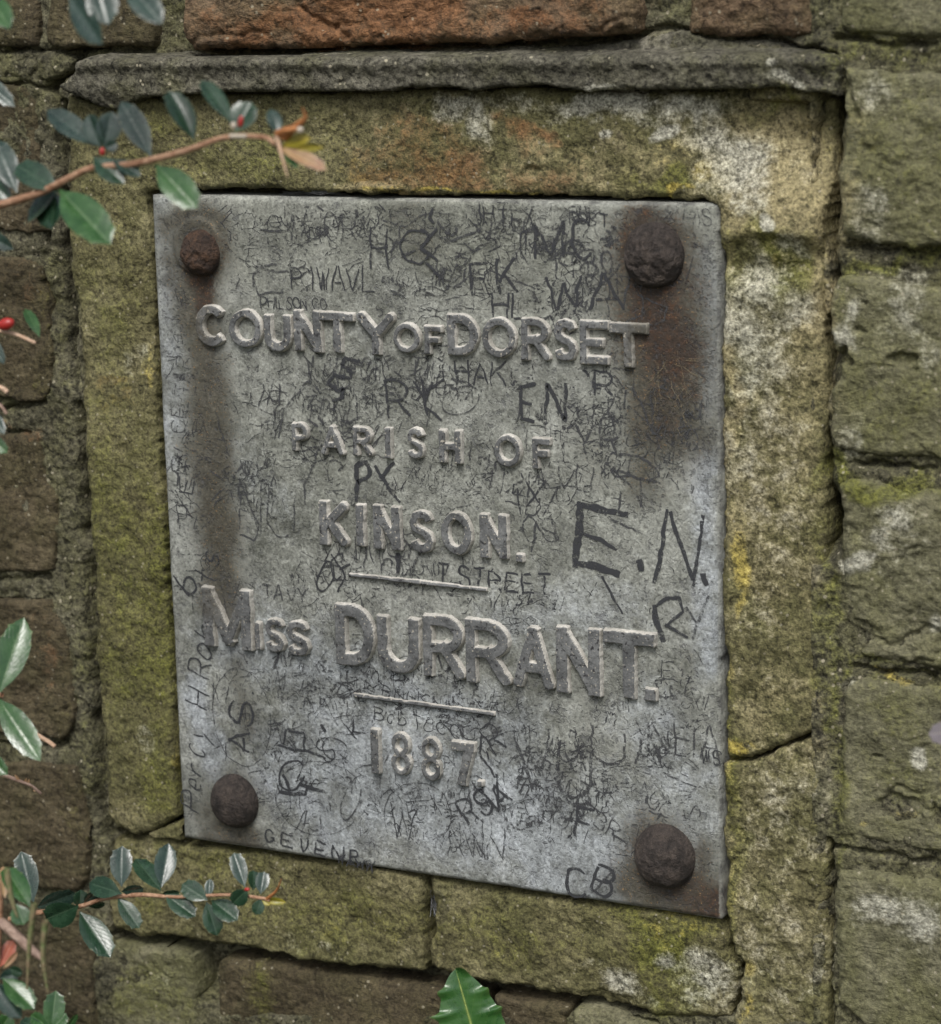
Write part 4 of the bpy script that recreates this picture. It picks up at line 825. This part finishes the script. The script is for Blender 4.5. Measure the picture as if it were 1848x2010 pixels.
m_leaf_b = leaf_mat('blue_green_leaf', (.010, .026, .019), (.020, .044, .032), (.055, .085, .065), .27, .45)
m_leaf_g = leaf_mat('mid_green_leaf', (.016, .054, .014), (.034, .090, .024), (.10, .16, .07), .24, .45)
m_leaf_y = leaf_mat('young_yellow_leaf', (.20, .19, .015), (.30, .24, .02), (.33, .20, .05), .35, .4)
m_leaf_r = leaf_mat('young_red_leaf', (.22, .045, .02), (.33, .09, .045), (.3, .12, .06), .33, .45)
m_leaf_p = leaf_mat('young_pink_leaf', (.22, .11, .06), (.30, .20, .10), (.26, .2, .1), .33, .45)
m_leaf_m = leaf_mat('mauve_grey_leaf', (.12, .105, .115), (.16, .145, .155), (.3, .26, .22), .4, .4)
m_holly = leaf_mat('holly_leaf', (.018, .068, .014), (.038, .105, .024), (.14, .21, .05), .30, .5)
def bark_mat(name, c0, c1):
    t = NT(name); n = t.noise(260, 4, .65)
    return t.done(t.mix(t.rng(n, .35, .65), c0, c1), .6, t.bump(n, .0016), .3)
m_twig = bark_mat('red_brown_twig', (.20, .10, .055), (.40, .25, .16)); m_dry = bark_mat('dry_grey_twig', (.18, .12, .09), (.33, .24, .19)); m_thorn = bark_mat('pale_thorn', (.38, .24, .15), (.50, .36, .26)); m_tip = bark_mat('orange_bract', (.28, .10, .03), (.36, .16, .06)); m_green = bark_mat('green_thorn', (.10, .14, .05), (.22, .16, .10))
m_bud = NT('red_bud').done((.30, .022, .018), .35, None, .5); m_white = NT('pale_bud').done((.40, .35, .28), .4, None, .5)

def tube(name, pts, radii, mat, parent, nseg=8, smooth_n=4):
    p = np.array(pts, float); n0 = len(p)
    if n0 > 2 and smooth_n > 1:                      # catmull-rom
        q = np.vstack([2*p[0]-p[1], p, 2*p[-1]-p[-2]]); out = []; rr = []
        for i in range(n0-1):
            for k in range(smooth_n):
                t = k/smooth_n; a, b, c, d = q[i], q[i+1], q[i+2], q[i+3]
                out.append(.5*((2*b)+(-a+c)*t+(2*a-5*b+4*c-d)*t*t+(-a+3*b-3*c+d)*t**3)); rr.append(radii[i]*(1-t)+radii[i+1]*t)
        out.append(p[-1]); rr.append(radii[-1]); p = np.array(out); radii = rr
    org = world_loc(parent); V = []; Fq = []
    for i in range(len(p)):
        d = p[min(i+1, len(p)-1)]-p[max(i-1, 0)]; d = d/(np.linalg.norm(d)+1e-12)
        s = np.cross(d, (0.1, 1, .05)); s /= np.linalg.norm(s)+1e-9; u = np.cross(s, d)
        for k in range(nseg):
            a = 2*math.pi*k/nseg; V.append(p[i]+(s*math.cos(a)+u*math.sin(a))*radii[i]-org)
    for i in range(len(p)-1):
        for k in range(nseg):
            Fq.append((i*nseg+k, i*nseg+(k+1) % nseg, (i+1)*nseg+(k+1) % nseg, (i+1)*nseg+k))
    return link(name, raw_mesh(name, V, np.array(Fq)), mat, parent)
def bead(name, c, r, mat, parent, stretch=None):
    org = world_loc(parent); V = []; Fq = []; nu, nv = 10, 7
    ax = np.array(stretch if stretch is not None else (0, 0, 1.0)); L = np.linalg.norm(ax); a = ax/L
    s = np.cross(a, (.2, 1, .1)); s /= np.linalg.norm(s); u = np.cross(s, a)
    for j in range(nv):
        t = math.pi*j/(nv-1)
        for i in range(nu):
            f = 2*math.pi*i/nu
            V.append(np.array(c)+a*(-math.cos(t)*r*max(1, L))+(s*math.cos(f)+u*math.sin(f))*(math.sin(t)*r+1e-5)-org)
    for j in range(nv-1):
        for i in range(nu): Fq.append((j*nu+i, j*nu+(i+1) % nu, (j+1)*nu+(i+1) % nu, (j+1)*nu+i))
    return link(name, raw_mesh(name, V, np.array(Fq)), mat, parent)
VIEW = nrm(CAM-P(900, 1000, 0))
def leaf(parent, bpx, tpx, wpx, hb, ht, mat=None, roll=0, fold=22, droop=.12, teeth=5, name='leaf', wide=.56, spine=.09, lean=.36):
    """bpx/tpx: plan points of leaf base and tip, hb/ht their distances from the wall; wpx seen width"""
    A = P(bpx[0], bpx[1], hb); B = P(tpx[0], tpx[1], ht)
    # blades tip their upper face to the sky: rising leaves lean back, hanging ones lean out
    ht = hb-(B[2]-A[2])*lean*random.uniform(.6, 1.4)+random.uniform(-.001, .003); B = P(tpx[0], tpx[1], ht)
    ax = B-A; L = np.linalg.norm(ax); ax /= L
    nv = VIEW-ax*VIEW.dot(ax); nv /= np.linalg.norm(nv)
    side = np.cross(ax, nv)
    r = math.radians(roll); nrm_ = nv*math.cos(r)+side*math.sin(r); sd_ = side*math.cos(r)-nv*math.sin(r)
    mp = np.linalg.norm(P(bpx[0]+10, bpx[1], hb)-P(bpx[0], bpx[1], hb))/10
    W = wpx*mp*.80/max(.6, abs(math.cos(r)))
    nu, nh = 44, 5; V = []; UV = []; org = world_loc(parent); fo = math.radians(fold)
    us = [i/(nu-1) for i in range(nu)]
    jit = random.uniform(-.03, .03); twist = random.uniform(-.25, .25); curl = random.uniform(.6, 1.4)*droop
    if teeth >= 3:   # wedge base, long sides, toothed blunt end with spines
        ku = [0, .08, .2, .36, .54, .66+jit, .72+jit, .75+jit, .80, .84+jit, .875+jit, .90+jit, .935, .965, 1]
        kw = [.05, .18, .55, .88, 1.0, .97, .90+spine*.8, .86, .80, .74, .68+spine*1.6, .54, .36, .17, .015]
    else:
        ku = [0, .2, .5, .8, 1]; kw = [.05, .6, 1, .6, .01]
    for u in us:
        rel = float(np.interp(u, ku, kw)); w = W*.5*rel
        edge_t = 1.0 if (teeth >= 3 and (abs(u-.72-jit) < .02 or abs(u-.875-jit) < .025)) else 0.0
        for k in range(-nh, nh+1):
            v = k/nh; x = v*w
            ph = abs(v)*w*math.tan(fo)*(1-.45*abs(v))
            tw = twist*u
            off = sd_*(x*math.cos(tw))+nrm_*(ph+x*math.sin(tw)-curl*L*u*u)
            V.append(A+ax*(u*L*(1-.04*abs(v)*(1-u)))+off-org); UV.append((u, .5+v*.5, edge_t*max(0, abs(v)-.8)*5+(1 if u > .985 else 0)))
    m = 2*nh+1; Fq = []
    for i in range(nu-1):
        for k in range(m-1):
            Fq.append((i*m+k, i*m+k+1, (i+1)*m+k+1, (i+1)*m+k))
    me = raw_mesh(name, V, np.array(Fq), {'leafuv': np.array(UV, np.float32)})
    return link(name, me, mat or m_leaf, parent)
Z1 = lambda x, y: (x*.39, y*.39)                    # tape readings of the upper left corner
Z6 = lambda x, y: (x*.312, y*.312+1433.5)           # tape readings of the lower left corner
GRP = 'barberry twigs reaching in from the left'
def twig(parent, pts, h, r0, r1, mat=m_twig, name='stem'):
    n = len(pts); hs_ = h if isinstance(h, (list, tuple)) else [h]*n
    return tube(name, [P(x, y, hh) for (x, y), hh in zip(pts, hs_)], [(r0+(r1-r0)*i/(n-1))*.85*random.uniform(.85, 1.2) for i in range(n)], mat, parent)

# long twig across the upper left of the surround
H1 = .27
s1 = empty('barberry_twig', tuple(P(-40, 408, H1)), 'long barberry twig with glossy leaves and yellow tip, above upper left bolt', 'twig', GRP)
twig(s1, [Z1(-120,1055),Z1(0,1030),Z1(200,970),Z1(340,900),Z1(470,842),Z1(660,826),Z1(930,760),Z1(1130,692),Z1(1330,690),Z1(1385,728)], H1, .0020, .0011)
for b, t, w, m, hb, ht, ro in [
    ((480,735),(235,545),120,m_leaf_b,0,.012,25),((508,742),(440,575),120,m_leaf_b,0,.014,-20),((525,742),(565,560),130,m_leaf_b,0,.01,15),((530,745),(590,720),70,m_leaf_b,0,.012,0),
    ((762,788),(608,500),135,m_leaf_b,0,.014,12),((978,705),(858,440),120,m_leaf,0,.012,32),((1165,620),(1018,388),92,m_leaf,0,.010,30),((1185,665),(1262,508),150,m_leaf,0,.012,-15),
    ((1400,680),(1366,535),80,m_leaf_b,0,.008,20),((785,830),(988,1035),160,m_leaf_g,0,.010,-12),((470,790),(622,912),120,m_leaf,0,.012,-25),((565,800),(705,880),70,m_leaf_b,0,.012,-40),
    ((290,965),(72,808),135,m_leaf,0,.016,20),((300,955),(548,1215),200,m_leaf_g,0,.016,-10),((285,975),(250,1150),190,m_leaf,-.008,-.014,40),((290,960),(130,1110),110,m_leaf,-.01,-.014,50),
    ((85,970),(-25,690),130,m_leaf_b,0,.02,10),((40,1010),(-60,830),90,m_leaf,-.005,.0,30),((60,1010),(-50,905),100,m_leaf,-.005,.01,0)]:
    leaf(s1, Z1(*b), Z1(*t), w*.39, H1+hb, H1+ht, m, ro, droop=random.uniform(.03, .1))
leaf(s1, Z1(1392,735), Z1(1635,832), 29, H1, H1+.004, m_leaf_p, -20, fold=30, teeth=3); leaf(s1, Z1(1405,742), Z1(1610,752), 16, H1, H1+.006, m_leaf_y, 30, fold=30, teeth=3); leaf(s1, Z1(1425,728), Z1(1555,690), 26, H1, H1+.004, m_leaf_y, -10, fold=25, teeth=3)
leaf(s1, Z1(1400,738), Z1(1500,840), 16, H1, H1+.004, m_leaf_g, -20, fold=25, teeth=3)
tube('thorn', [P(*Z1(1392,680), H1), P(*Z1(1415,770), H1+.004), P(*Z1(1448,890), H1+.008)], [.0009, .0007, .0002], m_thorn, s1)
tube('bract', [P(*Z1(1430,690), H1), P(*Z1(1510,620), H1+.003), P(*Z1(1538,590), H1+.004), P(*Z1(1522,540), H1+.006)], [.0019, .0013, .0009, .0003], m_tip, s1)
tube('bract', [P(*Z1(1400,672), H1), P(*Z1(1450,655), H1+.003), P(*Z1(1500,648), H1+.004)], [.0016, .0016, .0010], m_tip, s1)
bead('bud', P(*Z1(1512,653), H1+.006), .0014, m_white, s1); bead('bud', P(*Z1(515,762), H1+.008), .0012, m_bud, s1, (0, 0, 1.4)); bead('bud', P(*Z1(1212,612), H1+.008), .0011, m_bud, s1, (.5, 0, 2.2)); bead('bud', P(*Z1(1176,632), H1+.008), .0012, m_white, s1, (0, 0, 1.3))
tube('scar', [P(*Z1(1160,684), H1+.0012), P(*Z1(1245,688), H1+.0012)], [.0010, .0010], m_white, s1, 6, 1)
# twig above the picture: leaves hang into its upper left corner
H0 = .30
s0 = empty('barberry_twig', tuple(P(-60, -60, H0)), 'barberry twig whose blurred pale leaf tips hang over the topmost stones', 'twig', GRP)
twig(s0, [(-60,-40),(60,-30),(150,-25),(210,-30),(300,-50)], H0, .0024, .0015)
for b, t, w, m, ro in [((345,-40),(505,218),130,m_leaf_b,30),((480,-90),(545,118),170,m_leaf_b,-8),((640,-90),(808,108),150,m_leaf_b,-5),((-60,-30),(48,138),120,m_leaf_g,-10)]:
    leaf(s0, Z1(*b), Z1(*t), w*.39, H0, H0+.012, m, ro, droop=.05)
# leaf tips at the left edge
s2 = empty('barberry_twig', tuple(P(-60, 700, .24)), 'short barberry twig end with red bud and curled green leaf, left edge', 'twig', GRP)
twig(s2, [(-75,40),(-70,300),(-62,640),(-66,800),(-80,960)], .24, .0022, .0022)
twig(s2, [(-60,640),(-10,648),(30,656),(70,673)], .24, .0014, .0009, m_thorn)
bead('bud', P(12, 636, .243), .0028, m_bud, s2, np.array(P(34, 630, .243)-P(4, 640, .243))/.0055)
leaf(s2, (78,662), (50,597), 22, .24, .248, m_leaf_g, 25, fold=15, teeth=3)
leaf(s2, (-30,645), (4,710), 26, .24, .245, m_leaf_b, 0); twig(s2, [(-40,752),(0,760),(15,770)], .24, .0014, .0012, m_thorn); twig(s2, [(-30,775),(0,795),(13,812)], .24, .0014, .0008, m_dry); leaf(s2, (-20,800), (6,850), 24, .24, .246, m_leaf_b, 0); leaf(s2, (-25,850), (12,888), 26, .24, .246, m_leaf_g, 0)
leaf(s2, (-66,130), (23,200), 36, .245, .255, m_leaf_b, -10); leaf(s2, (-62,440), (20,486), 36, .24, .25, m_leaf_b, 5)
s3 = empty('barberry_twig', tuple(P(-50, 1370, .245)), 'pair of broad shiny leaves forking from left edge beside brown stone', 'twig', GRP)
twig(s3, [(-50,1372),(-20,1368),(4,1364)], .245, .0016, .0012)
leaf(s3, (-2,1362), (47,1210), 64, .245, .258, m_leaf_g, 6, fold=16, teeth=3, wide=.60, spine=.08); leaf(s3, (-4,1370), (74,1486), 54, .245, .254, m_leaf_g, -14, fold=20, teeth=5)
twig(s3, [(-10,1380),(40,1420),(78,1446),(95,1456),(108,1466)], .22, .0013, .0011, m_thorn, 'thorn'); twig(s3, [(-20,1512),(6,1521),(40,1534),(60,1542),(81,1558)], .225, .0011, .0007, m_dry, 'dead_twig'); leaf(s3, (-30,1470), (8,1520), 30, .24, .245, m_leaf_g, 10)
for k in range(5): leaf(s3, (40+k*7, 1534+k*4), (36+k*8+random.randint(-8, 10), 1526+k*4+random.randint(-10, 18)), 6, .225, .227, m_leaf_p, random.randint(-30, 30), teeth=1, name='dry_scale')
# low twig across the lower left stones
H4 = .19
s4 = empty('barberry_twig', tuple(P(60, 1795, H4)), 'leafy barberry twig below the lower left bolt, tipped with a yellow shoot', 'twig', GRP)
twig(s4, [Z6(60,1190),Z6(230,1150),Z6(500,1110),Z6(650,1062),Z6(880,1036),Z6(1110,1050),Z6(1440,1036),Z6(1640,1056),Z6(1700,1072)], H4, .0015, .0008)
for b, t, w, m, hb, ht, ro in [
    ((212,1085),(130,760),150,m_leaf_b,0,.012,5),((230,1115),(475,1035),130,m_leaf_b,0,.010,20),((495,1105),(285,1195),175,m_leaf,.002,.014,-15),((500,1120),(510,1005),90,m_leaf,0,.006,30),((530,1090),(625,1010),80,m_leaf_b,0,.004,30),
    ((765,1030),(548,955),135,m_leaf,.002,.012,18),((765,985),(765,726),145,m_leaf_b,0,.012,-5),((765,1015),(905,1000),85,m_leaf_b,.002,.012,35),((1012,1010),(852,800),120,m_leaf,0,.010,35),((1015,990),(1062,708),145,m_leaf_b,0,.012,5),
    ((740,1050),(878,1245),105,m_leaf,0,.012,-25),((500,1140),(695,1425),155,m_leaf,0,.012,-25),((1038,1032),(1230,1172),115,m_leaf,0,.010,-25),((1305,1070),(1142,965),125,m_leaf,.002,.012,15),((1312,1052),(1322,935),62,m_leaf_b,0,.008,0),
    ((1298,1080),(1372,1292),125,m_leaf,0,.014,-20),((1330,1070),(1495,1192),125,m_leaf,-.002,.006,-30),((1542,990),(1472,768),105,m_leaf_b,0,.010,15),((1560,1000),(1462,1095),115,m_leaf,.002,.01,-5),((1592,1010),(1600,880),75,m_leaf,-.002,.004,35),
    ((1640,1032),(1662,888),95,m_leaf_b,0,.010,-5),((1645,1060),(1608,1162),85,m_leaf,0,.008,0),((550,1105),(660,1090),60,m_leaf,-.004,0,40),((1020,1030),(1130,1020),50,m_leaf,-.004,-.002,30)]:
    leaf(s4, Z6(*b), Z6(*t), w*.312, H4+hb, H4+ht, m, ro, droop=random.uniform(.03, .1), spine=.12)
leaf(s4, Z6(1655,1068), Z6(1792,1082), 15, H4, H4+.004, m_leaf_y, -10, fold=28, teeth=3); tube('bract', [P(*Z6(1682,1062), H4), P(*Z6(1740,1010), H4+.003), P(*Z6(1772,935), H4+.006)], [.0009, .0006, .0002], m_tip, s4)
bead('bud', P(*Z6(1555,1002), H4+.012), .0009, m_bud, s4, (1.6, 0, .3)); leaf(s4, Z6(1650,1068), Z6(1700,1100), 12, H4, H4+.004, m_leaf_y, 0, teeth=1)
# tangle in the bottom left corner
H5 = .29
s5 = empty('barberry_twig', tuple(P(-40, 1800, H5)), 'blurred thorny barberry branch with red and pale pink leaves, bottom left corner', 'twig', GRP)
twig(s5, [Z6(-130,1120),Z6(0,1205),Z6(110,1300),Z6(200,1385),Z6(275,1440)], H5, .0030, .0020, m_dry)
twig(s5, [Z6(-60,900),Z6(0,1060),Z6(-10,1300),Z6(-20,1620)], H5, .0018, .0016, m_twig)
for pts in [[(215,1090),(185,1350),(170,1630)],[(285,1200),(270,1420),(300,1650)],[(40,870),(70,1050),(110,1180)]]:
    tube('thorn', [P(*Z6(*q), H5+.02) for q in pts], [.0014, .0011, .0004], m_green, s5)
for b, t, w, m, ro in [((190,1115),(30,850),130,m_leaf_g,30),((100,1095),(150,1225),120,m_leaf_g,-20),((30,1060),(20,850),70,m_leaf_p,20),((0,1490),(85,1320),95,m_leaf_r,0),((20,1500),(110,1400),40,m_leaf_p,10),((-10,1560),(120,1530),90,m_leaf_b,10),((-30,1585),(125,1815),150,m_leaf_b,10),((15,1560),(215,1745),120,m_leaf_g,-35),((60,1500),(140,1530),70,m_leaf,20)]:
    leaf(s5, Z6(*b), Z6(*t), w*.312, H5, H5+.014, m, ro, droop=.06)
# seedling leaves at the very bottom
s6 = empty('barberry_twig', tuple(P(110, 2050, .05)), 'upright spiny green leaf rosette at the bottom edge, left of the mossy stones', 'twig', GRP)
twig(s6, [(118,2080),(108,2040),(106,2022)], .05, .0014, .0010)
for b, t, w, m, ro in [((325,1880),(352,1640),135,m_leaf_g,10),((320,1880),(185,1790),95,m_leaf_g,10),((330,1880),(415,1780),100,m_leaf_g,-10),((400,1900),(490,1790),40,m_leaf_g,40),((300,1890),(120,1830),90,m_leaf,10),((0,1900),(60,1790),120,m_leaf_g,10)]:
    leaf(s6, Z6(*b), Z6(*t), w*.312, .05, .062, m, ro, droop=.05, spine=.18)
# blurred leaf tip at the right edge
s7 = empty('barberry_twig', tuple(P(1950, 1440, .16)), 'single blurred mauve grey leaf tip at the right edge', 'twig')
twig(s7, [(1990,1400),(1940,1425),(1905,1438)], .16, .0018, .0010)
leaf(s7, (1915,1436), (1818,1440), 58, .16, .175, m_leaf_m, 10, fold=14, teeth=3, spine=.05)

# holly leaf rising into the picture at the bottom
hl = empty('holly_sprig', tuple(P(960, 2130, .03)), 'single bright green spiny holly leaf below the plaque, bottom edge', 'leaf')
def holly_leaf(parent, tip, basep, wl, hb, ht):
    A = P(basep[0], basep[1], hb); B = P(tip[0], tip[1], ht); ax = B-A; L = np.linalg.norm(ax); ax /= L
    nv = VIEW-ax*VIEW.dot(ax); nv /= np.linalg.norm(nv); sd_ = np.cross(ax, nv)
    mp = MPP*.97; org = world_loc(parent); V = []; UV = []; nu, nh = 60, 7
    for i in range(nu):
        u = i/(nu-1); w0 = wl*mp*.5*(math.sin(math.pi*min(1, u**.9))**.6 if 0 < u < 1 else .01)
        for k in range(-nh, nh+1):
            v = k/nh; ph_ = u*5.4+(.40 if v > 0 else 0)+.12*math.sin(u*9); f = ph_-math.floor(ph_)
            tooth = (1-f)**1.5*.0+max(0, 1-abs(f-.75)/.25)**1.6
            w = w0*(.84+.26*tooth*(1 if v < 0 else .55))
            fwd = .045*tooth*L*abs(v)**2
            lift = abs(v)*w*.30*(1-.7*abs(v))+.004*tooth*abs(v)**2*(1 if k % 2 else 1)
            V.append(A+ax*(u*L+fwd)+sd_*(v*w)+nv*(lift-.10*L*u*u)-org); UV.append((u, .5+v*.5, max(0, abs(v)-.85)*3*tooth))
    m = 2*nh+1; Fq = [(i*m+k, i*m+k+1, (i+1)*m+k+1, (i+1)*m+k) for i in range(nu-1) for k in range(m-1)]
    blade = link('leaf_blade', raw_mesh('leaf_blade', V, np.array(Fq), {'leafuv': np.array(UV, np.float32)}), m_holly, parent)
    mid = [A+ax*(u*L)+nv*(-.10*L*u*u+.0004) for u in np.linspace(0, .93, 9)]
    tube('midrib', mid, list(np.linspace(.0010, .0003, 9)), bark_mat('holly_rib', (.17, .24, .06), (.24, .30, .09)), blade)
    tube('stalk', [A, A-ax*.01+np.array((.002, .004, 0)), A-ax*.025+np.array((.004, .02, 0))], [.0011, .0012, .0014], m_green, parent)
holly_leaf(hl, (896, 1912), (965, 2150), 150, .028, .034)

# ------------------------------------------------------------------ cobwebs
m_web = NT('cobweb_silk'); m_web.done((.28, .29, .30), .6, None, .3); m_web = m_web.m
def cobweb(label, cx, cy, rx, ry, n, h0, h1):
    random.seed(int(cx)); e = empty('cobweb', tuple(P(cx, cy, h0)), label, 'cobweb', 'cobwebs round the plaque')
    V = []; Fq = []; org = world_loc(e)
    for _ in range(n):
        a = np.array(P(cx+random.gauss(0, rx*.5), cy-ry*random.uniform(.3, 1), random.uniform(h0, h1))); b = np.array(P(cx+random.gauss(0, rx*.6), cy+ry*random.uniform(.2, 1), random.uniform(h0, h1)))
        mid = (a+b)/2+np.array((random.gauss(0, .001), random.gauss(0, .001), -.0012)); r = random.uniform(.00006, .00013)
        pts = [a*(1-t)**2+2*mid*t*(1-t)+b*t*t for t in np.linspace(0, 1, 6)]
        base = len(V)
        for i, p in enumerate(pts):
            for k in range(3): an = 2.1*k; V.append(p+np.array((math.cos(an)*r, math.sin(an)*r*.6, math.sin(an)*r))-org)
        for i in range(5):
            for k in range(3): Fq.append((base+i*3+k, base+i*3+(k+1) % 3, base+(i+1)*3+(k+1) % 3, base+(i+1)*3+k))
    link('silk', raw_mesh('silk', V, np.array(Fq)), m_web, e)
cobweb('wispy grey cobweb in the gap over the top edge of plaque', 622, 374, 46, 9, 90, .000, .012)
cobweb('dusty cobweb in the joint between the stones below plaque', 852, 1768, 20, 34, 34, -.006, .003)

# ------------------------------------------------------------------ the barberry bush added unseen left of the picture, to shade the wall's left side
def shade_bush():
    r = random.Random(5); V = []; Fq = []; n = 0
    for _ in range(9000):
        c = np.array((r.gauss(-.62, .26), r.uniform(-.95, -.06), r.uniform(.05, 2.05)))
        v = M @ (c-CAM)
        if v[2] > .05 and CX+F*v[0]/v[2] > -190: continue
        if c[0] < -1.5: continue
        a = np.array((r.gauss(0, 1), r.gauss(0, 1), r.gauss(0, .6))); a /= np.linalg.norm(a); up_ = np.array((r.gauss(0, .5), r.gauss(-.4, .5), 1)); s_ = np.cross(a, up_); s_ /= np.linalg.norm(s_)+1e-9; nn = np.cross(s_, a)
        L = r.uniform(.022, .036); W = L*.2; b = len(V)
        for u, w in ((0, .1), (.35, .9), (.7, .9), (1, .05)):
            for k in (-1, 0, 1): V.append(c+a*(u*L)+s_*(k*w*W)+nn*(abs(k)*w*W*.35-.15*L*u*u))
        for i in range(3):
            for k in range(2): Fq.append((b+i*3+k, b+i*3+k+1, b+i*3+k+4, b+i*3+k+3))
    o = link('added_shade_foliage', raw_mesh('added_shade_foliage', V, np.array(Fq)), NT('shade_foliage_leaf').done((.016, .045, .02), .35, None, .5))
    tag(o, 'dense barberry foliage added out of view to shade the left of the wall', None, None, 'stuff')
shade_bush()
